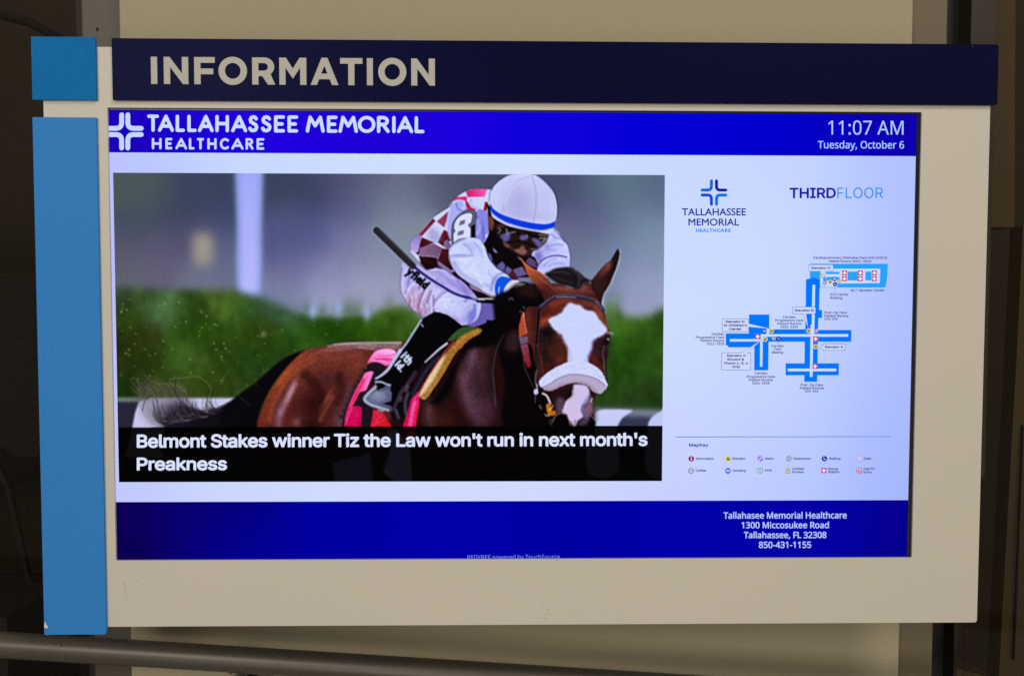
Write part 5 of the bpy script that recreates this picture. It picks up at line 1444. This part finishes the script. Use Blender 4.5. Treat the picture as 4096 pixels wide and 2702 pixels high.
# ---- right column: emblem, name, floor title
F1 = lambda x, y: (2670 + x / 2.473, 690 + y / 2.473)
e = F1(458, 199)
shape('emblem', emblem_px(e[0], e[1], 50.5, 50, 24, [(20, 100, 220), (28, 24, 150), (16, 70, 224), (12, 110, 236)], 8), label='blue four-armed emblem above the small capitals')
words('name_lettering', [('TALLAHASSEE', 2727, 2983, 861.8, 862, 28.5), ('MEMORIAL', 2753, 2956, 902.5, 902.5, 28)], (26, 22, 150), None, bold=.022, label='dark blue capitals under the small emblem')
words('name_lettering', [('HEALTHCARE', 2783, 2922, 928.6, 928.6, 14)], (10, 136, 248), None, bold=.05, space=1.14, label='light blue small capitals under the dark blue ones')
words('floor_title', [('THIRD', 3157, 3342, 793.5, 793, 42)], (36, 18, 168), SANS, bold=.042, label='bold dark blue half of the floor title')
words('floor_title', [('FLOOR', 3348, 3531, 793, 792.5, 42)], (44, 140, 238), SANS, bold=.0, space=1.0, label='thin light blue half of the floor title')

# ---- floor map
A3 = lambda l: [(3130 + x / 4.9, 1000 + y / 4.9) for x, y in l]
A4 = lambda l: [(2730 + x / 4.2375, 1210 + y / 4.2375) for x, y in l]
A5 = lambda l: [(3060 + x / 4.2375, 1210 + y / 4.2375) for x, y in l]
A6 = lambda l: [(2670 + x / 2.476, 1700 + y / 2.476) for x, y in l]
LB, BL, NV, MW = (40, 162, 250), (0, 118, 255), (40, 44, 120), (204, 218, 255)
R_ = lambda a, x0, y0, x1, y1: a(rect(x0, y0, x1, y1))
shape('floor_map', [
    (LB, A3([(530, 268), (2058, 268), (2050, 480), (2030, 640), (2005, 732), (715, 732), (715, 575), (530, 545)])),
    (MW, A3([(735, 365), (1910, 365), (1900, 645), (1070, 655), (1070, 722), (735, 722)])),
    (LB, R_(A3, 845, 425, 1112, 470)), (LB, A3([(790, 525), (1110, 525), (1110, 572), (960, 602), (790, 602)])), (LB, R_(A3, 1268, 420, 1472, 595)), (LB, R_(A3, 1618, 420, 1738, 595)),
    (BL, A3([(455, 575), (610, 533), (725, 585), (712, 1170), (770, 1175), (768, 1328), (697, 1328)]) + A5([(895, 460), (1460, 462), (1455, 660), (890, 660), (886, 1025), (1248, 1025), (1243, 1228), (880, 1228), (880, 1337), (660, 1337), (662, 1228), (345, 1228), (345, 1025), (665, 1025), (668, 660)])
     + A4([(1455, 660), (1450, 1142), (1210, 1145), (1215, 755), (770, 755), (770, 722), (730, 722), (730, 520), (1120, 520), (1125, 200), (1467, 200), (1465, 450)]) + A5([(678, 450)])),
    (MW, A3([(582, 680), (635, 680), (620, 1568)]) + A5([(832, 530), (830, 580), (812, 580), (800, 1255), (755, 1255), (766, 530), (768, 375), (786, 365)])),
    (MW, A4([(1320, 533)]) + A5([(1405, 530), (1405, 576)]) + A4([(1365, 576), (1360, 655), (1320, 655)])),
    (MW, R_(A4, 797, 615, 1325, 657)), (MW, A4([(1312, 640), (1357, 640), (1350, 1080), (1308, 1080)])), (MW, R_(A4, 1417, 438, 1464, 540)), (MW, R_(A5, 380, 1115, 1203, 1160)),
], label='blue floor plan of connected wings with pale corridors')


def callout(name, box_, tip, b0, b1, A, label):
    x0, y0, x1, y1 = box_
    r = 18
    rr_ = []
    for cx, cy, a0 in ((x0 + r, y0 + r, 180), (x1 - r, y0 + r, 270), (x1 - r, y1 - r, 0), (x0 + r, y1 - r, 90)):
        rr_ += [(cx + r * math.cos(math.radians(a0 + 30 * i)), cy + r * math.sin(math.radians(a0 + 30 * i))) for i in range(4)]
    gx, gy = (x0 + x1) / 2, (y0 + y1) / 2
    big = [(gx + (x - gx) * (1 + 12 / (x1 - x0)), gy + (y - gy) * (1 + 12 / (y1 - y0))) for x, y in rr_]
    items = [((64, 58, 160), A(big))]
    for q in (b0, b1):
        items.append(((50, 46, 140), A(stroke([q, tip], 7)[0])))
    items.append((MW, A(rr_)))
    ins = lambda q: (q[0] + (gx - q[0]) * .08, q[1] + (gy - q[1]) * .08)
    items.append((MW, A([ins(b0), b0, tip, b1, ins(b1)])))
    return shape(name, items, label=label)


callout('callout', (512, 290, 985, 412), (870, 595), (770, 412), (825, 412), A3, 'white callout of elevator O on the light blue wing')
callout('callout', (467, 75, 850, 188), (728, 430), (645, 188), (690, 188), A5, 'white callout of elevator B beside the tall blue wing')
callout('callout', (978, 705, 1350, 802), (892, 765), (978, 738), (978, 772), A5, 'white callout of elevator A right of the crossing')
callout('callout', (672, 275, 1112, 490), (1480, 440), (1112, 355), (1112, 408), A4, 'white three-line callout of elevator D')
callout('callout', (662, 852, 1150, 1137), (1345, 620), (1000, 852), (1085, 852), A4, 'white four-line callout of elevator C')


def W(A, s, txt, x0, x1, bl, cap):
    (a, b1), (c, _) = A([(x0, bl), (x1, bl)])
    return (txt, a, c, b1, b1, cap / s)


TX = (48, 46, 120)
def label_words(name, A, sc, rows, cap, col, bold, what, shear=0.0):
    return words(name, [W(A, sc, *r, cap) for r in rows], col, SANS, bold=bold, shear=shear, label=what)


CT = (36, 32, 104)
label_words('callout_text', A3, 4.9, [('Elevator O', 560, 932, 372)], 46, CT, .06, 'bold dark words of the callout on the light blue wing')
label_words('callout_text', A5, 4.2375, [('Elevator B', 503, 820, 150)], 40, CT, .06, 'bold dark words of the callout beside the tall wing')
label_words('callout_text', A5, 4.2375, [('Elevator A', 1010, 1320, 768)], 40, CT, .06, 'bold dark words of the callout right of the crossing')
label_words('callout_text', A4, 4.2375, [('Elevator D', 732, 1047, 340), ("to Children's", 695, 1087, 402), ('Center', 787, 995, 465)], 40, CT, .06, 'three bold dark lines of the upper left callout')
label_words('callout_text', A4, 4.2375, [('Elevator C', 752, 1070, 915), ('Ground &', 752, 1042, 978), ('Floors 1, 3, 4', 705, 1105, 1042), ('Only', 838, 975, 1102)], 40, CT, .06, 'four bold dark lines of the lower left callout')
MT = (34, 34, 112)
label_words('map_text', A3, 4.9, [('Cardiopulmonary Intensive Care Unit (CICU)', 592, 2040, 172), ('Patient Rooms 3001-3024', 903, 1735, 242)], 47, MT, .036, 'thin dark words above the light blue wing')
label_words('map_text', A3, 4.9, [('ICU Family', 922, 1282, 890), ('Waiting', 922, 1165, 957)], 46, MT, .036, 'thin dark words below the light blue wing')
label_words('map_text', A3, 4.9, [('Post-Op Care', 815, 1252, 1245), ('Patient Rooms', 815, 1285, 1310), ('370-393', 815, 1072, 1372)], 46, MT, .036, 'thin dark words right of the tall wing')
label_words('map_text', A5, 4.2375, [('Cardiac', 300, 515, 262), ('Progressive Care', 168, 647, 318), ('Patient Rooms', 205, 610, 374), ('3355-3369', 260, 555, 430)], 40, MT, .036, 'thin dark words left of the tall wing')
label_words('map_text', A4, 4.2375, [('Cardiac', 488, 702, 548), ('Progressive Care', 223, 702, 605), ('Patient Rooms', 298, 702, 660), ('3311-3325', 410, 702, 715)], 40, MT, .036, 'thin dark words at the left end of the map')
label_words('map_text', A4, 4.2375, [('Cardiac', 1215, 1437, 1212), ('Progressive Care', 1085, 1565, 1270), ('Patient Rooms', 1123, 1525, 1325), ('3326-3338', 1177, 1468, 1380)], 40, MT, .036, 'thin dark words below the left wing')
label_words('map_text', A5, 4.2375, [('Post-Op Care', 598, 974, 1410), ('Patient Rooms', 585, 989, 1463), ('303-340', 668, 897, 1515)], 40, MT, .036, 'thin dark words below the lowest wing')
label_words('map_text', A3, 4.9, [('M.T. Mustian Center', 1328, 1992, 810)], 46, (32, 32, 108), .036, 'slanted dark words below the light blue wing', .22)
label_words('map_text', A4, 4.2375, [('Cardiac', 1498, 1714, 750), ('Care', 1540, 1670, 803), ('Waiting', 1507, 1705, 860)], 40, (32, 32, 108), .036, 'slanted dark words below the middle corridor', .22)
shape('leader_line', [((84, 92, 190), A3(rect(1018, 716, 1025, 832)))], label='thin line below the light blue wing')
shape('leader_line', [((84, 92, 190), A4(rect(1614, 645, 1621, 706)))], label='thin line above the slanted words')

RD, YE, PU = (200, 36, 84), (202, 196, 40), (150, 116, 236)


def cross(A, x, y, r):
    k = r * .30
    return [(RD, A([(x - r, y - r), (x + r, y - r), (x + r, y + r), (x - r, y + r)])), ((236, 226, 255), A(rect(x - r * .74, y - k, x + r * .74, y + k))), ((236, 226, 255), A(rect(x - k, y - r * .74, x + k, y + r * .74)))]


def lift(A, x, y, r):
    return [((196, 214, 255), A(circ(x, y, r * 1.22))), (YE, A(circ(x, y, r))), ((58, 58, 20), A(rect(x - r * .52, y - r * .15, x - r * .08, y + r * .52))), ((58, 58, 20), A(rect(x + r * .08, y - r * .15, x + r * .52, y + r * .52))), ((58, 58, 20), A([(x - r * .4, y - r * .3), (x - r * .05, y - r * .3), (x - r * .22, y - r * .62)])), ((58, 58, 20), A([(x + r * .05, y - r * .62), (x + r * .4, y - r * .62), (x + r * .22, y - r * .3)]))]


def chair(A, x, y, r):
    return [((18, 34, 170), A(circ(x, y, r))), ((200, 214, 255), A([(x - r * .3, y - r * .55), (x - r * .05, y - r * .55), (x - r * .05, y + .05 * r), (x + r * .4, y + .05 * r), (x + r * .5, y + r * .5), (x + r * .25, y + r * .5), (x + r * .15, y + r * .28), (x - r * .3, y + r * .28)]))]


def vend(A, x, y, r, c=(24, 40, 186)):
    return [(c, A(circ(x, y, r))), ((196, 214, 255), A(rect(x - r * .68, y - r * .42, x + r * .68, y + r * .38))), (c, A(rect(x - r * .5, y - r * .1, x + r * .5, y + r * .06)))]


def toilet(A, x, y, r):
    return [((24, 30, 84), A(circ(x, y, r))), ((206, 220, 255), A(circ(x, y, r * .84))), ((24, 30, 84), A(rect(x - r * .05, y - r * .8, x + r * .05, y + r * .8))), ((24, 30, 84), A([(x - r * .55, y + r * .6), (x - r * .35, y - r * .35), (x - r * .15, y + r * .6)])), ((24, 30, 84), A([(x + r * .15, y - r * .3), (x + r * .55, y - r * .3), (x + r * .35, y + r * .65)])), ((24, 30, 84), A(circ(x - r * .35, y - r * .52, r * .15, 10))), ((24, 30, 84), A(circ(x + r * .35, y - r * .52, r * .15, 10)))]


def lock(A, x, y, r):
    return [((70, 66, 60), A(circ(x, y - r * .45, r * .6, 16))), ((206, 218, 250), A(circ(x, y - r * .45, r * .4, 16))), ((70, 66, 60), A(rect(x - r * .8, y - r * .35, x + r * .8, y + r))), ((226, 222, 120), A(rect(x - r * .64, y - r * .2, x + r * .64, y + r * .84))), ((60, 56, 40), A([(x - r * .2, y + r * .6), (x, y), (x + r * .2, y + r * .6)]))]


for x, y_ in ((1207, 448), (1517, 448), (1790, 448), (1204, 562), (1515, 562), (1788, 562)):
    shape('nurse_symbol', cross(A3, x, y_, 48), label='red square with white cross on the light blue wing')
shape('nurse_symbol', cross(A4, 1268, 573, 43), label='red square with white cross left of the yellow dots')
shape('nurse_symbol', cross(A5, 850, 612, 42), label='red square with white cross right of the crossing')
shape('nurse_symbol', cross(A5, 840, 1077, 42), label='red square with white cross on the lowest wing')
shape('elevator_symbol', lift(A3, 925, 625, 36), label='yellow dot on the light blue wing')
shape('elevator_symbol', lift(A4, 1500, 478, 34), label='yellow dot at the tip of the three-line callout')
shape('elevator_symbol', lift(A4, 1395, 618, 34), label='yellow dot at the tip of the four-line callout')
shape('elevator_symbol', lift(A5, 732, 475, 34), label='yellow dot left of the tall corridor')
shape('elevator_symbol', lift(A5, 850, 743, 34), label='yellow dot at the tip of the callout right of the crossing')
shape('vending_symbol', vend(A3, 1012, 567, 45), label='blue ringed dot on the light blue wing')
shape('vending_symbol', vend(A4, 1385, 480, 37), label='blue ringed dot beside the upper yellow dot')
shape('waiting_symbol', chair(A3, 1020, 668, 42), label='dark blue dot below the ringed one')
shape('waiting_symbol', chair(A4, 1620, 607, 38), label='dark blue dot above the slanted words')
shape('restroom_symbol', toilet(A3, 818, 645, 44), label='pale ringed dot left of the yellow one')
shape('restroom_symbol', toilet(A4, 1540, 605, 38), label='pale ringed dot beside the dark blue one')
shape('lock_symbol', lock(A3, 742, 500, 38), label='small yellow padlock under the callout of elevator O')
shape('lock_symbol', lock(A3, 1097, 605, 38), label='small yellow padlock left of the red squares')
shape('stairs_symbol', [(PU, A5(circ(868, 475, 38))), ((206, 200, 255), A5([(840, 495), (885, 440), (898, 452), (852, 508)]))], label='lilac dot right of the tall corridor')

# ---- map key
shape('divider_line', [((78, 118, 220), A6([(78, 109), (2208, 106), (2208, 112), (78, 116)]))], label='thin blue line above the map key')
words('key_title', [W(A6, 2.476, 'MapKey', 210, 402, 208, 32)], (10, 40, 176), SANS, bold=.05, space=1.05, label='small bold blue title of the map key')
for rows in ([('Information', 275, 457, 338)], [('Elevator', 640, 770, 337)], [('Stairs', 960, 1047, 337)], [('Restrooms', 1243, 1413, 337)], [('Waiting', 1593, 1707, 337)], [('Cafe', 1938, 2010, 337)], [('Coffee', 275, 378, 455)], [('Vending', 637, 768, 455)], [('ATM', 955, 1025, 454)],
             [('Limited', 1228, 1345, 437), ('Access', 1228, 1342, 468)], [('Nurse', 1585, 1683, 438), ('Station', 1585, 1695, 468)], [('Call for', 1935, 2047, 437), ('Entry', 1935, 2018, 470)]):
    label_words('key_text', A6, 2.476, rows, 23, (26, 28, 92), .04, 'small dark map key entry for ' + ' '.join(r[0] for r in rows).lower())
GW = (206, 216, 255)
shape('key_symbol', [((140, 24, 70), A6(circ(232, 328, 28))), (GW, A6(rect(226, 322, 238, 346))), (GW, A6(circ(232, 312, 6, 12)))], label='dark red dot with a pale letter in the map key')
shape('key_symbol', lift(A6, 597, 328, 25), label='yellow dot in the map key')
shape('key_symbol', [(PU, A6(circ(914, 327, 28))), ((210, 204, 255), A6([(894, 340), (926, 306), (936, 314), (902, 350)]))], label='lilac dot in the map key')
shape('key_symbol', toilet(A6, 1197, 327, 27), label='ringed dot with two figures in the map key')
shape('key_symbol', chair(A6, 1548, 327, 27), label='dark blue dot with a seat in the map key')
shape('key_symbol', [((110, 130, 220), A6(circ(1893, 326, 29))), (GW, A6(circ(1893, 326, 25))), ((210, 120, 150), A6(rect(1883, 308, 1888, 346))), ((210, 120, 150), A6(rect(1897, 308, 1902, 346)))], label='pale dot with pink cutlery in the map key')
shape('key_symbol', [((92, 66, 84), A6(circ(231, 446, 28))), (GW, A6(circ(231, 446, 22))), ((92, 66, 84), A6(rect(216, 436, 238, 458))), (GW, A6(rect(219, 439, 235, 455))), ((92, 66, 84), A6(rect(238, 440, 246, 450)))], label='brown ringed dot in the map key')
shape('key_symbol', vend(A6, 594, 446, 28, (10, 80, 226)), label='blue dot with a white bar in the map key')
shape('key_symbol', [((50, 160, 130), A6(circ(912, 444, 28))), (GW, A6(circ(912, 444, 22)))] + [((50, 160, 130), A6(q)) for q in stroke([(922, 432), (912, 428), (903, 435), (912, 444), (921, 452), (912, 460), (902, 456)], 5, 6)], label='green ringed dot in the map key')
shape('key_symbol', lock(A6, 1186, 446, 25), label='yellow padlock in the map key')
shape('key_symbol', cross(A6, 1542, 443, 25), label='red square with white cross in the map key')
shape('key_symbol', [((206, 40, 90), A6(circ(1891, 445, 29))), (GW, A6(circ(1891, 445, 22))), ((206, 40, 90), A6([(1872, 452), (1884, 434), (1910, 446), (1900, 462)])), (GW, A6(rect(1886, 444, 1902, 449)))], label='red ringed dot in the map key')

# ---- footer
words('address_text', [('Tallahasee Memorial Healthcare', 2892, 3384, 2071, 2070, 25.5), ('1300 Miccosukee Road', 2964, 3313, 2109.5, 2109, 25.5), ('Tallahassee, FL 32308', 2973, 3303, 2149, 2148.6, 25.5), ('850-431-1155', 3033, 3242, 2188, 2187.6, 25.5)], (186, 204, 255), OPEN, bold=.028, label='pale four-line address at the right of the dark blue bar')
words('credit_text', [('REDYREF powered by TouchSource', 1870, 2238, 2234, 2232, 17.5)], (120, 140, 240), OPEN, label='faint credit line cut off by the lower edge of the board')

# ---------------------------------------------------------------- handrail
YRL = 0.085
r0, r1 = at(0, 2576, YRL), at(2048, 2704, YRL)
dv = (r1 - r0) / np.linalg.norm(r1 - r0)
rad = 50.0 / FPX * (YRL + .92)
H = empty('handrail', 'round brushed metal handrail sloping down to the right below the sign', 'handrail', tuple(r0))
HI = Matrix.Translation(H.location).inverted()
a0, a1 = r0 - dv * 2.6, r0 + dv * 2.6
b = MB(); b.tube([a0 + (a1 - a0) * t for t in np.linspace(0, 1, 90)], rad, 48)
part(b.build('rail', M['rail'], smooth=True), H, HI)
q = r0 + dv * float(np.linalg.norm(at(955, 2640, YRL) - r0))
b = MB()
b.tube([q + np.array([0, 0, -rad * .7]), q + np.array([0, .004, -rad * 1.35]), q + np.array([0, .014, -rad * 2.2]), q + np.array([0, .03, -rad * 2.8]), q + np.array([0, .0645, -rad * 2.9])], [.0135, .0085, .0068, .0065, .0065], 20)
part(b.build('bracket', M['rail'], smooth=True), H, HI)
b = MB(); b.tube([(q[0], YC - .006, q[2] - rad * 2.9), (q[0], YC - .0002, q[2] - rad * 2.9)], .027, 28)
part(b.build('wall_flange', M['rail']), H, HI)
for px, py, rr_ in ((240, 2578, .0013), (192, 2609, .0007), (990, 2678, .0007)):
    bb = MB()
    c = at(px, py, YRL - rad)
    ax = r0 + dv * float(np.dot(c - r0, dv))
    v = c - ax; v = v / np.linalg.norm(v)
    s1 = np.cross(v, dv)
    pc = ax + v * (rad + .0002)
    n = 8
    bb.add([pc + (dv * math.cos(2 * PI * i / n) * .6 + s1 * math.sin(2 * PI * i / n)) * rr_ for i in range(n)], [tuple(range(n))])
    part(bb.build('dent', M['darkspeck']), H, HI)
